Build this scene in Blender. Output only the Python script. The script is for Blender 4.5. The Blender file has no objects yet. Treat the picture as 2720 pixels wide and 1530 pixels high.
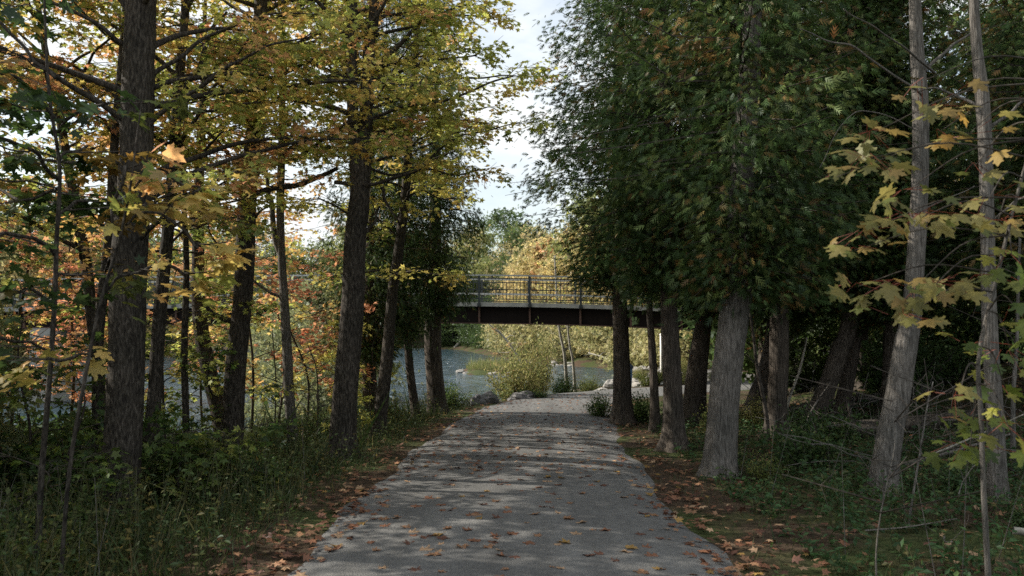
import bpy, math, random
import numpy as np
from mathutils import noise as mnoise, Vector

# ------------------------------------------------------------------ camera, sky, sun, exposure
SC = bpy.context.scene
COL = SC.collection
F, CX, CY, EYE = 2200.0, 1360.0, 765.0, 1.65
PITCH = math.atan(110.0 / F)
cam = bpy.data.cameras.new('camera')
cam.sensor_width = 36.0
cam.lens = 36.0 * F / 2720.0
cam.clip_end = 3000
cam.clip_start = 0.05
cam.dof.use_dof = True
cam.dof.focus_distance = 15.0
cam.dof.aperture_fstop = 3.2
camo = bpy.data.objects.new('camera', cam)
COL.objects.link(camo)
camo.location = (0, 0, EYE)
camo.rotation_euler = (math.pi / 2 + PITCH, 0, 0)
SC.camera = camo

SUN_EL = math.radians(33)
SUN_AZ = math.radians(-73)          # from +Y towards -X
sd = Vector((math.sin(SUN_AZ) * math.cos(SUN_EL), math.cos(SUN_AZ) * math.cos(SUN_EL), math.sin(SUN_EL)))
W = bpy.data.worlds.new('World')
SC.world = W
W.use_nodes = True
nt = W.node_tree
nt.nodes.clear()
def N(t, kind, **kw):
    n = t.nodes.new(kind)
    for k, v in kw.items():
        if k.startswith('i_'):
            n.inputs[k[2:].replace('_', ' ')].default_value = v
        else:
            setattr(n, k, v)
    return n
sky = N(nt, 'ShaderNodeTexSky', sky_type='NISHITA', sun_disc=False, sun_elevation=SUN_EL, sun_rotation=SUN_AZ)
sky.air_density = 1.2; sky.dust_density = 2.0
tc = N(nt, 'ShaderNodeTexCoord')
mp = N(nt, 'ShaderNodeMapping'); mp.inputs['Scale'].default_value = (1, 1, 2.6)
nz = N(nt, 'ShaderNodeTexNoise'); nz.inputs['Scale'].default_value = 2.6; nz.inputs['Detail'].default_value = 7; nz.inputs['Roughness'].default_value = .55
rp = N(nt, 'ShaderNodeValToRGB'); rp.color_ramp.elements[0].position = .34; rp.color_ramp.elements[1].position = .56
mx = N(nt, 'ShaderNodeMix', data_type='RGBA')
mx.inputs['B'].default_value = (5.4, 5.6, 5.65, 1)
bg = N(nt, 'ShaderNodeBackground'); bg.inputs['Strength'].default_value = .135
wo = N(nt, 'ShaderNodeOutputWorld')
L = nt.links.new
L(tc.outputs['Generated'], mp.inputs['Vector']); L(mp.outputs[0], nz.inputs['Vector']); L(nz.outputs['Fac'], rp.inputs['Fac'])
L(rp.outputs['Color'], mx.inputs['Factor']); L(sky.outputs[0], mx.inputs['A']); L(mx.outputs['Result'], bg.inputs['Color']); L(bg.outputs[0], wo.inputs[0])
sl = bpy.data.lights.new('sun', 'SUN'); sl.energy = 5.0; sl.angle = math.radians(.53); sl.color = (1, .93, .82)
so = bpy.data.objects.new('sun', sl); COL.objects.link(so)
so.rotation_euler = (-sd).to_track_quat('-Z', 'Y').to_euler()
so.location = (-30, 10, 40)
VS = SC.view_settings
VS.view_transform = 'Standard'; VS.look = 'None'; VS.exposure = 0.58; VS.gamma = 1.0; VS.use_curve_mapping = False
SC.cycles.use_denoising = False; SC.cycles.use_adaptive_sampling = False
SC.cycles.max_bounces = 8; SC.cycles.transparent_max_bounces = 8
SC.cycles.diffuse_bounces = 3; SC.cycles.glossy_bounces = 3; SC.cycles.transmission_bounces = 4
SC.cycles.caustics_reflective = False; SC.cycles.caustics_refractive = False

R = np.random.default_rng(7)
K = 2720.0 / 2576.0
cp, sp_ = math.cos(PITCH), math.sin(PITCH)
def P(x, y, d):
    """photo point (2576-wide reading) at depth d metres -> world"""
    vx, vz = (x * K - CX) / F, (CY - y * K) / F
    Y = cp - vz * sp_; Z = sp_ + vz * cp
    return np.array([vx / Y * d, d, EYE + Z / Y * d])

# ------------------------------------------------------------------ mesh helpers
def mesh(name, V, T=None, Q=None, col=None, smooth=False, mat=None):
    V = np.asarray(V, dtype=np.float32).reshape(-1, 3)
    T = np.zeros((0, 3), np.int32) if T is None or len(T) == 0 else np.asarray(T, np.int32).reshape(-1, 3)
    Q = np.zeros((0, 4), np.int32) if Q is None or len(Q) == 0 else np.asarray(Q, np.int32).reshape(-1, 4)
    me = bpy.data.meshes.new(name)
    me.vertices.add(len(V)); me.vertices.foreach_set('co', V.ravel())
    nl = T.size + Q.size
    me.loops.add(nl); me.loops.foreach_set('vertex_index', np.concatenate([T.ravel(), Q.ravel()]))
    npoly = len(T) + len(Q)
    me.polygons.add(npoly)
    st = np.concatenate([np.arange(len(T)) * 3, T.size + np.arange(len(Q)) * 4]).astype(np.int32)
    me.polygons.foreach_set('loop_start', st)
    me.polygons.foreach_set('use_smooth', np.full(npoly, smooth, dtype=bool))
    if col is not None:
        c = np.ones((len(V), 4), np.float32); c[:, :3] = col
        a = me.color_attributes.new('Col', 'FLOAT_COLOR', 'POINT'); a.data.foreach_set('color', c.ravel())
    me.update(calc_edges=True); me.validate()
    if mat is not None: me.materials.append(mat)
    return me
def obj(name, me, parent=None, loc=(0, 0, 0), **props):
    o = bpy.data.objects.new(name, me); COL.objects.link(o)
    o.location = [float(v) for v in loc]
    if parent is not None: o.parent = parent
    for k, v in props.items(): o[k] = v
    return o
def empty(name, loc, label, cat, group=None, rz=0.0):
    o = bpy.data.objects.new(name, None); COL.objects.link(o)
    o.empty_display_size = .2
    o.location = [float(v) for v in loc]; o.rotation_euler = (0, 0, rz); o['label'] = label; o['category'] = cat
    if group: o['group'] = group
    return o
def copy_tree(src, loc, rz=0.0, sc=1.0, label=None, group=None, parent=None, tilt=(0, 0)):
    c = src.copy(); COL.objects.link(c)
    if parent is not None: c.parent = parent
    else:
        c.location = [float(v) for v in loc]; c.rotation_euler = (tilt[0], tilt[1], rz)
        c.scale = (sc, sc, sc) if not hasattr(sc, '__len__') else sc
        if label: c['label'] = label
        if group: c['group'] = group
    for ch in src.children: copy_tree(ch, None, parent=c)
    return c
def unit(v): return v / np.maximum(np.linalg.norm(v, axis=-1, keepdims=True), 1e-9)
class Geo:
    def __init__(s): s.V = []; s.T = []; s.Q = []; s.n = 0
    def add(s, V, T=None, Q=None):
        V = np.asarray(V, float).reshape(-1, 3); s.V.append(V)
        if T is not None and len(T): s.T.append(np.asarray(T) + s.n)
        if Q is not None and len(Q): s.Q.append(np.asarray(Q) + s.n)
        s.n += len(V)
    def box(s, c, d):
        c = np.array(c, float); h = np.array(d, float) / 2
        v = [c + h * np.array([a, b, e]) for e in (-1, 1) for b in (-1, 1) for a in (-1, 1)]
        s.add(v, None, [[0, 2, 3, 1], [4, 5, 7, 6], [0, 1, 5, 4], [2, 6, 7, 3], [0, 4, 6, 2], [1, 3, 7, 5]])
    def mesh(s, name, mat=None, smooth=False, col=None, off=None):
        V = np.concatenate(s.V) if s.V else np.zeros((0, 3))
        if off is not None: V = V - np.asarray(off)
        return mesh(name, V, np.concatenate(s.T) if s.T else None, np.concatenate(s.Q) if s.Q else None, smooth=smooth, mat=mat, col=col)
def spline(pts, n):
    p = np.asarray(pts, float)
    if len(p) == 2: p = np.array([p[0], (p[0] + p[1]) / 2, p[1]])
    q = np.vstack([2 * p[0] - p[1], p, 2 * p[-1] - p[-2]])
    seg = np.linalg.norm(p[1:, :3] - p[:-1, :3], axis=1); cum = np.concatenate([[0], np.cumsum(seg)])
    s = np.linspace(0, cum[-1], n); i = np.clip(np.searchsorted(cum, s, side='right') - 1, 0, len(p) - 2)
    t = ((s - cum[i]) / np.maximum(seg[i], 1e-9))[:, None]
    a, b, c, d = q[i], q[i + 1], q[i + 2], q[i + 3]
    return .5 * (2 * b + (c - a) * t + (2 * a - 5 * b + 4 * c - d) * t ** 2 + (3 * b - a - 3 * c + d) * t ** 3)
def tube(g, pts, rad, sides=8, rough=0.0, seed=0, cap=True, lobes=0.0):
    """tapered tube through points, slightly uneven"""
    p = np.asarray(pts, float); rad = np.asarray(rad, float)
    n = len(p); t = unit(np.gradient(p, axis=0))
    ref = np.array([0, 1., 0]) if abs(t[0, 1]) < .9 else np.array([1., 0, 0])
    u = unit(np.cross(t, ref)); w = np.cross(t, u)
    a = np.linspace(0, 2 * np.pi, sides, endpoint=False)
    rr = np.repeat(rad[:, None], sides, 1)
    if rough:
        rg = np.random.default_rng(seed); ph = rg.random(6) * 6.28
        s = np.linspace(0, 1, n)[:, None] * n * .23
        k = np.sin(a[None] * 2 + s + ph[0]) * .5 + np.sin(a[None] * 3 - s * .7 + ph[1]) * .5 + np.sin(a[None] * 7 + s * .4 + ph[2]) * .45 + np.sin(a[None] * 11 + ph[3]) * .3
        rr = rr * (1 + rough * k + rough * .5 * rg.normal(size=rr.shape))
        if lobes is not 0.0 and np.ndim(lobes): rr = rr * (1 + lobes[:, None] * (.5 + .5 * np.sin(a[None] * 5 + ph[4])))
    V = p[:, None] + rr[..., None] * (np.cos(a)[None, :, None] * u[:, None] + np.sin(a)[None, :, None] * w[:, None])
    i = np.arange(n - 1)[:, None] * sides; j = np.arange(sides)[None]; j2 = (j + 1) % sides
    Q = np.stack([i + j, i + j2, i + sides + j2, i + sides + j], -1).reshape(-1, 4)
    V = V.reshape(-1, 3); T = []
    if cap:
        V = np.vstack([V, p[-1] + t[-1] * rad[-1] * .5]); m = len(V) - 1
        T = [[(n - 1) * sides + k, (n - 1) * sides + (k + 1) % sides, m] for k in range(sides)]
    g.add(V, T, Q)
def prisms(g, A, B, ra, rb):
    """many 3-sided twigs at once"""
    A = np.asarray(A, float); B = np.asarray(B, float); n = len(A)
    if n == 0: return
    t = unit(B - A); ref = np.tile([.13, .21, 1.0], (n, 1)); ref[np.abs(t[:, 2]) > .9] = [1, .2, .1]
    u = unit(np.cross(t, ref)); w = np.cross(t, u)
    V = np.zeros((n, 6, 3))
    for k in range(3):
        c, s = math.cos(k * 2.0944), math.sin(k * 2.0944)
        V[:, k] = A + np.asarray(ra)[:, None] * (c * u + s * w); V[:, 3 + k] = B + np.asarray(rb)[:, None] * (c * u + s * w)
    q = np.array([[0, 1, 4, 3], [1, 2, 5, 4], [2, 0, 3, 5]])
    g.add(V.reshape(-1, 3), None, (np.arange(n)[:, None, None] * 6 + q[None]).reshape(-1, 4))

# leaf templates: (x across, y along, z bend), triangles
def tpl_maple(fine):
    if fine:
        h = [(.0, 0), (.10, -.06), (.22, -.10), (.30, .02), (.46, .06), (.36, .16), (.25, .22), (.34, .30), (.40, .44), (.56, .50), (.50, .62), (.36, .60), (.20, .50), (.17, .62), (.23, .74), (.12, .78), (.0, 1.0)]
    else:
        h = [(.0, -.02), (.44, .02), (.24, .25), (.56, .57), (.18, .54), (.0, 1.0)]
    r = np.array(h); l = r[-2:0:-1] * [-1, 1]
    o = np.vstack([r, l]); c = np.array([[0, .32]])
    xy = np.vstack([o, c]); z = -.10 * np.abs(xy[:, 0]) - .22 * (xy[:, 1] - .3) ** 2
    z[-1] += .03
    m = len(o)
    if not fine: return np.c_[xy, z][:m], np.array([[0, i, i + 1] for i in range(1, m - 1)])
    return np.c_[xy, z], np.array([[i, (i + 1) % m, m] for i in range(m)])
def tpl_oval():
    v = np.array([[0, 0, 0], [.24, .45, .05], [0, 1, -.06], [-.24, .45, .05]]); return v, np.array([[0, 1, 2], [0, 2, 3]])
def tpl_sprig():
    V = []; T = []
    for y, a, l in [(.0, 0, 1.0), (.08, 42, .5), (.08, -42, .5), (.3, 36, .5), (.3, -36, .5), (.55, 30, .36), (.55, -30, .36)]:
        a = math.radians(a); d = np.array([math.sin(a), math.cos(a)]); q = np.array([d[1], -d[0]]); b = np.array([0, y]); k = len(V)
        V += [b - q * .06, b + q * .06, b + d * l]
        T += [[k, k + 1, k + 2]]
    V = np.array(V); return np.c_[V, -.18 * V[:, 1] ** 2 - .05 * np.abs(V[:, 0])], np.array(T)
def tpl_blade():
    v = np.array([[-.02, 0, 0], [.02, 0, 0], [.015, .55, .08], [-.015, .55, .08], [0, 1, .3]]); return v, np.array([[0, 1, 2], [0, 2, 3], [3, 2, 4]])
def tpl_clump():
    """a small cluster of four leaves for far crowns"""
    V = []; T = []
    for k, (ang, y0, tz) in enumerate([(-.9, 0, .1), (.8, .05, -.15), (-.2, .35, .2), (2.6, .2, -.1)]):
        c, s = math.cos(ang), math.sin(ang); b = len(V)
        for x, y in [(0, 0), (.22, .28), (0, .62), (-.22, .28)]:
            V.append([c * x + s * y, y0 + c * y - s * x, tz * y]) 
        T += [[b, b + 1, b + 2], [b, b + 2, b + 3]]
    return np.array(V), np.array(T)
MAPLE, MAPLEF, OVAL, SPRIG, BLADE, CLUMP = tpl_maple(False), tpl_maple(True), tpl_oval(), tpl_sprig(), tpl_blade(), tpl_clump()
def leaves_geo(tpl, pos, dirv, nrm, size, col):
    v, t = tpl
    pos = np.asarray(pos); n = len(pos); d = unit(np.asarray(dirv)); s = unit(np.cross(d, nrm)); nn = np.cross(s, d)
    size = np.asarray(size)
    V = pos[:, None] + size[:, None, None] * (v[None, :, 0:1] * s[:, None] + v[None, :, 1:2] * d[:, None] + v[None, :, 2:3] * nn[:, None])
    T = (np.arange(n)[:, None, None] * len(v) + t[None]).reshape(-1, 3)
    C = np.repeat(np.asarray(col), len(v), 0)
    return V.reshape(-1, 3), T, C
def leaf_mesh(name, tpl, pos, dirv, nrm, size, col, mat, off=(0, 0, 0)):
    V, T, C = leaves_geo(tpl, pos, dirv, nrm, size, col)
    return mesh(name, V - np.asarray(off), T, None, C, False, mat)

# ------------------------------------------------------------------ materials
def mat(name):
    m = bpy.data.materials.new(name); m.use_nodes = True; t = m.node_tree; t.nodes.clear()
    o = N(t, 'ShaderNodeOutputMaterial'); return m, t, o
def ramp(t, stops):
    r = N(t, 'ShaderNodeValToRGB'); e = r.color_ramp.elements
    while len(e) < len(stops): e.new(.5)
    for q, (p, c) in zip(e, stops): q.position = p; q.color = (*c, 1)
    return r
def m_leaf(name, trans=.54, gloss=.025, rough=.5):
    m, t, o = mat(name); l = t.links.new
    a = N(t, 'ShaderNodeAttribute', attribute_name='Col')
    g = N(t, 'ShaderNodeNewGeometry')
    nz = N(t, 'ShaderNodeTexNoise'); nz.inputs['Scale'].default_value = 38; nz.inputs['Detail'].default_value = 2
    l(g.outputs['Position'], nz.inputs['Vector'])
    mr = N(t, 'ShaderNodeMapRange'); mr.inputs[3].default_value = .72; mr.inputs[4].default_value = 1.28
    l(nz.outputs['Fac'], mr.inputs[0])
    mm = N(t, 'ShaderNodeVectorMath', operation='SCALE'); l(a.outputs['Color'], mm.inputs[0]); l(mr.outputs[0], mm.inputs['Scale'])
    d = N(t, 'ShaderNodeBsdfDiffuse'); tr = N(t, 'ShaderNodeBsdfTranslucent'); gl = N(t, 'ShaderNodeBsdfGlossy'); gl.inputs['Roughness'].default_value = rough
    gl.inputs['Color'].default_value = (.8, .85, .9, 1)
    m1 = N(t, 'ShaderNodeMixShader'); m1.inputs[0].default_value = trans
    m2 = N(t, 'ShaderNodeMixShader'); m2.inputs[0].default_value = gloss
    l(mm.outputs[0], d.inputs[0]); l(mm.outputs[0], tr.inputs[0]); l(d.outputs[0], m1.inputs[1]); l(tr.outputs[0], m1.inputs[2])
    l(m1.outputs[0], m2.inputs[1]); l(gl.outputs[0], m2.inputs[2]); l(m2.outputs[0], o.inputs[0])
    return m
M_LEAF = m_leaf('maple_leaf'); M_CEDAR = m_leaf('cedar_spray', .30, .02, .5); M_HERB = m_leaf('herb_leaf', .38, .02, .55); M_DRY = m_leaf('dry_leaf', .12, .03, .6)
def m_bark(name, c0, c1, c2, vs=(9, 9, 1.1), bump=.6):
    m, t, o = mat(name); l = t.links.new
    tc = N(t, 'ShaderNodeTexCoord'); mp = N(t, 'ShaderNodeMapping'); mp.inputs['Scale'].default_value = vs
    l(tc.outputs['Object'], mp.inputs['Vector'])
    a = N(t, 'ShaderNodeTexNoise'); a.inputs['Scale'].default_value = 3.6; a.inputs['Detail'].default_value = 6; a.inputs['Roughness'].default_value = .62; a.inputs['Distortion'].default_value = .35
    l(mp.outputs[0], a.inputs['Vector'])
    b = N(t, 'ShaderNodeTexNoise'); b.inputs['Scale'].default_value = 2.1; b.inputs['Detail'].default_value = 4
    l(tc.outputs['Object'], b.inputs['Vector'])
    r = ramp(t, [(.36, c0), (.52, c1), (.70, c2)]); l(a.outputs['Fac'], r.inputs['Fac'])
    r2 = ramp(t, [(.35, (.72, .74, .72)), (.62, (1.12, 1.1, 1.06))]); l(b.outputs['Fac'], r2.inputs['Fac'])
    x = N(t, 'ShaderNodeMix', data_type='RGBA', blend_type='MULTIPLY'); x.inputs['Factor'].default_value = 1
    l(r.outputs['Color'], x.inputs['A']); l(r2.outputs['Color'], x.inputs['B'])
    bp = N(t, 'ShaderNodeBump'); bp.inputs['Strength'].default_value = bump; bp.inputs['Distance'].default_value = .03
    l(a.outputs['Fac'], bp.inputs['Height'])
    p = N(t, 'ShaderNodeBsdfPrincipled'); p.inputs['Roughness'].default_value = .9; p.inputs['Specular IOR Level'].default_value = .2
    l(x.outputs['Result'], p.inputs['Base Color']); l(bp.outputs[0], p.inputs['Normal']); l(p.outputs[0], o.inputs[0])
    return m
B_MAPLE = m_bark('maple_bark', (.020, .017, .015), (.062, .054, .046), (.15, .132, .115), (13, 13, 3.4), 1.0)
B_CEDAR = m_bark('cedar_bark', (.030, .025, .021), (.088, .073, .062), (.19, .165, .14), (20, 20, 1.3), 1.0)
B_GREY = m_bark('grey_bark', (.075, .068, .062), (.16, .147, .135), (.27, .25, .235), (17, 17, 2.0), .9)
B_PALE = m_bark('pale_bark', (.18, .165, .14), (.32, .30, .26), (.45, .43, .38), (7, 7, 4), .3)
B_TWIG = m_bark('twig_bark', (.035, .030, .027), (.07, .06, .052), (.12, .105, .09), (6, 6, 6), .3)
def m_plain(name, c, rough=.7, metal=0.0, nscale=9.0, var=.25, bump=.1, spec=.4):
    m, t, o = mat(name); l = t.links.new
    g = N(t, 'ShaderNodeTexCoord'); a = N(t, 'ShaderNodeTexNoise'); a.inputs['Scale'].default_value = nscale; a.inputs['Detail'].default_value = 6; a.inputs['Roughness'].default_value = .65
    l(g.outputs['Object'], a.inputs['Vector'])
    r = ramp(t, [(.3, tuple(v * (1 - var) for v in c)), (.7, tuple(min(1, v * (1 + var)) for v in c))]); l(a.outputs['Fac'], r.inputs['Fac'])
    bp = N(t, 'ShaderNodeBump'); bp.inputs['Strength'].default_value = bump; bp.inputs['Distance'].default_value = .02; l(a.outputs['Fac'], bp.inputs['Height'])
    p = N(t, 'ShaderNodeBsdfPrincipled'); p.inputs['Roughness'].default_value = rough; p.inputs['Metallic'].default_value = metal; p.inputs['Specular IOR Level'].default_value = spec
    l(r.outputs['Color'], p.inputs['Base Color']); l(bp.outputs[0], p.inputs['Normal']); l(p.outputs[0], o.inputs[0])
    return m
M_STEEL = m_plain('brown_weathering_steel', (.13, .075, .058), .75, 0, 3, .35, .15, .25)
M_WEB = m_plain('shaded_dark_steel', (.012, .008, .007), .8, 0, 3, .3, .1, .15)  # girder webs: weathering steel coloured darker for the shade under the deck
M_RAIL = m_plain('dark_green_grey_rail_paint', (.035, .042, .044), .45, 0, 20, .15, .03)
M_ALU = m_plain('pale_metal_handrail', (.42, .43, .42), .4, .6, 15, .1, .03)
M_CONC = m_plain('weathered_concrete', (.34, .33, .30), .9, 0, 4, .25, .2)
M_ROCK = m_plain('dark_granite', (.12, .115, .115), .85, 0, 5, .4, .6)
M_PALE = m_plain('pale_limestone', (.29, .275, .25), .9, 0, 5, .35, .6)
M_BLUE = m_plain('blue_plastic', (.10, .22, .42), .5, 0, 3, .12, .02)
M_NAVY = m_plain('navy_plastic', (.025, .04, .075), .5, 0, 3, .12, .02)
M_WHITE = m_plain('white_paint', (.75, .74, .70), .6, 0, 6, .08, .03)
# gravel path
def m_gravel():
    m, t, o = mat('fine_grey_gravel'); l = t.links.new
    g = N(t, 'ShaderNodeTexCoord')
    a = N(t, 'ShaderNodeTexNoise'); a.inputs['Scale'].default_value = 170; a.inputs['Detail'].default_value = 3; a.inputs['Roughness'].default_value = .7
    v = N(t, 'ShaderNodeTexVoronoi'); v.inputs['Scale'].default_value = 85
    b = N(t, 'ShaderNodeTexNoise'); b.inputs['Scale'].default_value = .9; b.inputs['Detail'].default_value = 6; b.inputs['Roughness'].default_value = .6
    c = N(t, 'ShaderNodeTexNoise'); c.inputs['Scale'].default_value = 16; c.inputs['Detail'].default_value = 4
    for n in (a, v, b, c): l(g.outputs['Object'], n.inputs['Vector'])
    r1 = ramp(t, [(.30, (.080, .085, .091)), (.5, (.148, .151, .156)), (.72, (.25, .248, .246))]); l(a.outputs['Fac'], r1.inputs['Fac'])
    r2 = ramp(t, [(.32, (.78, .77, .75)), (.68, (1.12, 1.10, 1.06))]); l(b.outputs['Fac'], r2.inputs['Fac'])
    r3 = ramp(t, [(.34, (.85, .85, .85)), (.66, (1.1, 1.09, 1.07))]); l(c.outputs['Fac'], r3.inputs['Fac'])
    x = N(t, 'ShaderNodeMix', data_type='RGBA', blend_type='MULTIPLY'); x.inputs['Factor'].default_value = 1
    y = N(t, 'ShaderNodeMix', data_type='RGBA', blend_type='MULTIPLY'); y.inputs['Factor'].default_value = 1
    l(r1.outputs['Color'], x.inputs['A']); l(r2.outputs['Color'], x.inputs['B']); l(x.outputs['Result'], y.inputs['A']); l(r3.outputs['Color'], y.inputs['B'])
    mp = N(t, 'ShaderNodeMapping'); mp.inputs['Scale'].default_value = (2.3, .12, 1); l(g.outputs['Object'], mp.inputs['Vector'])
    w = N(t, 'ShaderNodeTexNoise'); w.inputs['Scale'].default_value = 1.0; w.inputs['Detail'].default_value = 5; w.inputs['Roughness'].default_value = .6; l(mp.outputs[0], w.inputs['Vector'])
    r4 = ramp(t, [(.36, (.80, .79, .77)), (.62, (1.12, 1.11, 1.09))]); l(w.outputs['Fac'], r4.inputs['Fac'])
    y2 = N(t, 'ShaderNodeMix', data_type='RGBA', blend_type='MULTIPLY'); y2.inputs['Factor'].default_value = 1; l(y.outputs['Result'], y2.inputs['A']); l(r4.outputs['Color'], y2.inputs['B']); y = y2
    ad = N(t, 'ShaderNodeMath', operation='ADD'); l(v.outputs['Distance'], ad.inputs[0]); l(c.outputs['Fac'], ad.inputs[1])
    bp = N(t, 'ShaderNodeBump'); bp.inputs['Strength'].default_value = .6; bp.inputs['Distance'].default_value = .012; l(ad.outputs[0], bp.inputs['Height'])
    p = N(t, 'ShaderNodeBsdfPrincipled'); p.inputs['Roughness'].default_value = .95; p.inputs['Specular IOR Level'].default_value = .2
    l(y.outputs['Result'], p.inputs['Base Color']); l(bp.outputs[0], p.inputs['Normal']); l(p.outputs[0], o.inputs[0]); return m
M_GRAVEL = m_gravel()
def m_soil():
    m, t, o = mat('forest_floor'); l = t.links.new
    g = N(t, 'ShaderNodeTexCoord')
    a = N(t, 'ShaderNodeTexNoise'); a.inputs['Scale'].default_value = 14; a.inputs['Detail'].default_value = 7; a.inputs['Roughness'].default_value = .7
    b = N(t, 'ShaderNodeTexNoise'); b.inputs['Scale'].default_value = .7; b.inputs['Detail'].default_value = 5
    for n in (a, b): l(g.outputs['Object'], n.inputs['Vector'])
    r1 = ramp(t, [(.3, (.022, .016, .011)), (.5, (.07, .05, .034)), (.72, (.15, .105, .065))]); l(a.outputs['Fac'], r1.inputs['Fac'])
    r2 = ramp(t, [(.3, (.02, .03, .012)), (.5, (.055, .07, .025)), (.72, (.11, .12, .05))]); l(a.outputs['Fac'], r2.inputs['Fac'])
    rf = ramp(t, [(.46, (0, 0, 0)), (.58, (1, 1, 1))]); l(b.outputs['Fac'], rf.inputs['Fac'])
    x = N(t, 'ShaderNodeMix', data_type='RGBA'); l(rf.outputs['Color'], x.inputs['Factor']); l(r1.outputs['Color'], x.inputs['A']); l(r2.outputs['Color'], x.inputs['B'])
    bp = N(t, 'ShaderNodeBump'); bp.inputs['Strength'].default_value = .8; bp.inputs['Distance'].default_value = .05; l(a.outputs['Fac'], bp.inputs['Height'])
    p = N(t, 'ShaderNodeBsdfPrincipled'); p.inputs['Roughness'].default_value = 1; p.inputs['Specular IOR Level'].default_value = .1
    l(x.outputs['Result'], p.inputs['Base Color']); l(bp.outputs[0], p.inputs['Normal']); l(p.outputs[0], o.inputs[0]); return m
M_SOIL = m_soil()
def m_water():
    m, t, o = mat('river_water'); l = t.links.new
    g = N(t, 'ShaderNodeTexCoord')
    def nz(sc, vs, det, dist=.5):
        mp = N(t, 'ShaderNodeMapping'); mp.inputs['Scale'].default_value = vs; l(g.outputs['Object'], mp.inputs['Vector'])
        a = N(t, 'ShaderNodeTexNoise'); a.inputs['Scale'].default_value = sc; a.inputs['Detail'].default_value = det; a.inputs['Roughness'].default_value = .65; a.inputs['Distortion'].default_value = dist
        l(mp.outputs[0], a.inputs['Vector']); return a
    a = nz(1.0, (1.1, .38, 1), 6); f = nz(1.0, (1.5, .42, 1), 5, .9); b = nz(.05, (1, 1, 1), 3)
    mr = N(t, 'ShaderNodeMapRange'); mr.inputs[1].default_value = .40; mr.inputs[2].default_value = .58; mr.inputs[3].default_value = .35; mr.inputs[4].default_value = 1.0
    l(b.outputs['Fac'], mr.inputs[0])
    bp = N(t, 'ShaderNodeBump'); bp.inputs['Distance'].default_value = .75; l(mr.outputs[0], bp.inputs['Strength']); l(a.outputs['Fac'], bp.inputs['Height'])
    fr = ramp(t, [(.60, (0, 0, 0)), (.68, (1, 1, 1))]); l(f.outputs['Fac'], fr.inputs['Fac'])
    fm = N(t, 'ShaderNodeMath', operation='MULTIPLY'); l(fr.outputs['Color'], fm.inputs[0]); l(mr.outputs[0], fm.inputs[1])
    p = N(t, 'ShaderNodeBsdfPrincipled'); p.inputs['Roughness'].default_value = .10; p.inputs['IOR'].default_value = 1.33
    cx = N(t, 'ShaderNodeMix', data_type='RGBA'); cx.inputs['A'].default_value = (.03, .06, .08, 1); cx.inputs['B'].default_value = (.34, .40, .44, 1); l(fm.outputs[0], cx.inputs['Factor']); l(cx.outputs['Result'], p.inputs['Base Color'])
    l(bp.outputs[0], p.inputs['Normal']); l(p.outputs[0], o.inputs[0]); return m
M_WATER = m_water()

# ------------------------------------------------------------------ terrain, path, river
WZ = -1.3
CL = spline(np.array([(-.3, -14, 0), (-.2, -6, 0), (-.12, 0, 0), (-.03, 5.85, 0), (.05, 10.6, 0), (.38, 16.4, 0), (1.0, 21.3, 0), (2.3, 25.2, 0), (4.7, 28.2, 0), (7.6, 30.8, 0), (9.6, 34.0, 0), (10.2, 39, 0), (9.8, 48, 0)], float), 260)[:, :2]
CT = unit(np.gradient(CL, axis=0))
RIV = np.array([(-14.5, -40), (-14, -10), (-14, 0), (-13, 9), (-11, 15.5), (-7.6, 19.3), (-4.6, 21.4), (-2.9, 22.9), (-1.5, 25.2), (.4, 28.2), (1.9, 30.2), (2.0, 33), (1.7, 37), (2.2, 39.5), (4.2, 41.5), (5.7, 46), (7, 55), (6.8, 63), (3.5, 69), (0, 80), (-3, 95), (-7, 117), (-13, 128), (-32, 130), (-52, 112), (-50, 60), (-42, 30), (-38, 0), (-38, -40)], float)
def path_dist(x, y):
    p = np.stack([x, y], -1).reshape(-1, 2); out = np.empty(len(p)); 
    for s in range(0, len(p), 20000):
        q = p[s:s + 20000]; dd = ((q[:, None] - CL[None]) ** 2).sum(-1); k = dd.argmin(1); r = q - CL[k]
        side = np.sign(CT[k][:, 0] * r[:, 1] - CT[k][:, 1] * r[:, 0])
        out[s:s + 20000] = np.sqrt(dd[np.arange(len(q)), k]) * np.where(side == 0, 1, side)
    return out.reshape(np.shape(x))          # + is the river side
def river_dist(x, y):
    p = np.stack([np.ravel(x), np.ravel(y)], -1); a = RIV; b = np.roll(RIV, -1, 0)
    best = np.full(len(p), 1e9); ins = np.zeros(len(p), bool)
    for i in range(len(a)):
        e = b[i] - a[i]; r = p - a[i]; t = np.clip((r @ e) / (e @ e), 0, 1); best = np.minimum(best, np.linalg.norm(r - t[:, None] * e, axis=1))
        c = (a[i, 1] > p[:, 1]) != (b[i, 1] > p[:, 1])
        with np.errstate(divide='ignore', invalid='ignore'):
            xx = a[i, 0] + (p[:, 1] - a[i, 1]) * e[0] / (e[1] if e[1] else 1e-9)
        ins ^= c & (p[:, 0] < xx)
    return np.where(ins, -best, best).reshape(np.shape(x))
def fbm(x, y, s, seed=0.0):
    return np.sin(x * s + 1.3 * np.sin(y * s * .7 + seed) + seed) * .5 + np.sin(y * s * 1.7 + 1.1 * np.sin(x * s * 1.3 + seed * 2)) * .3 + np.sin((x + y) * s * 3.1 + seed) * .2
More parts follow.
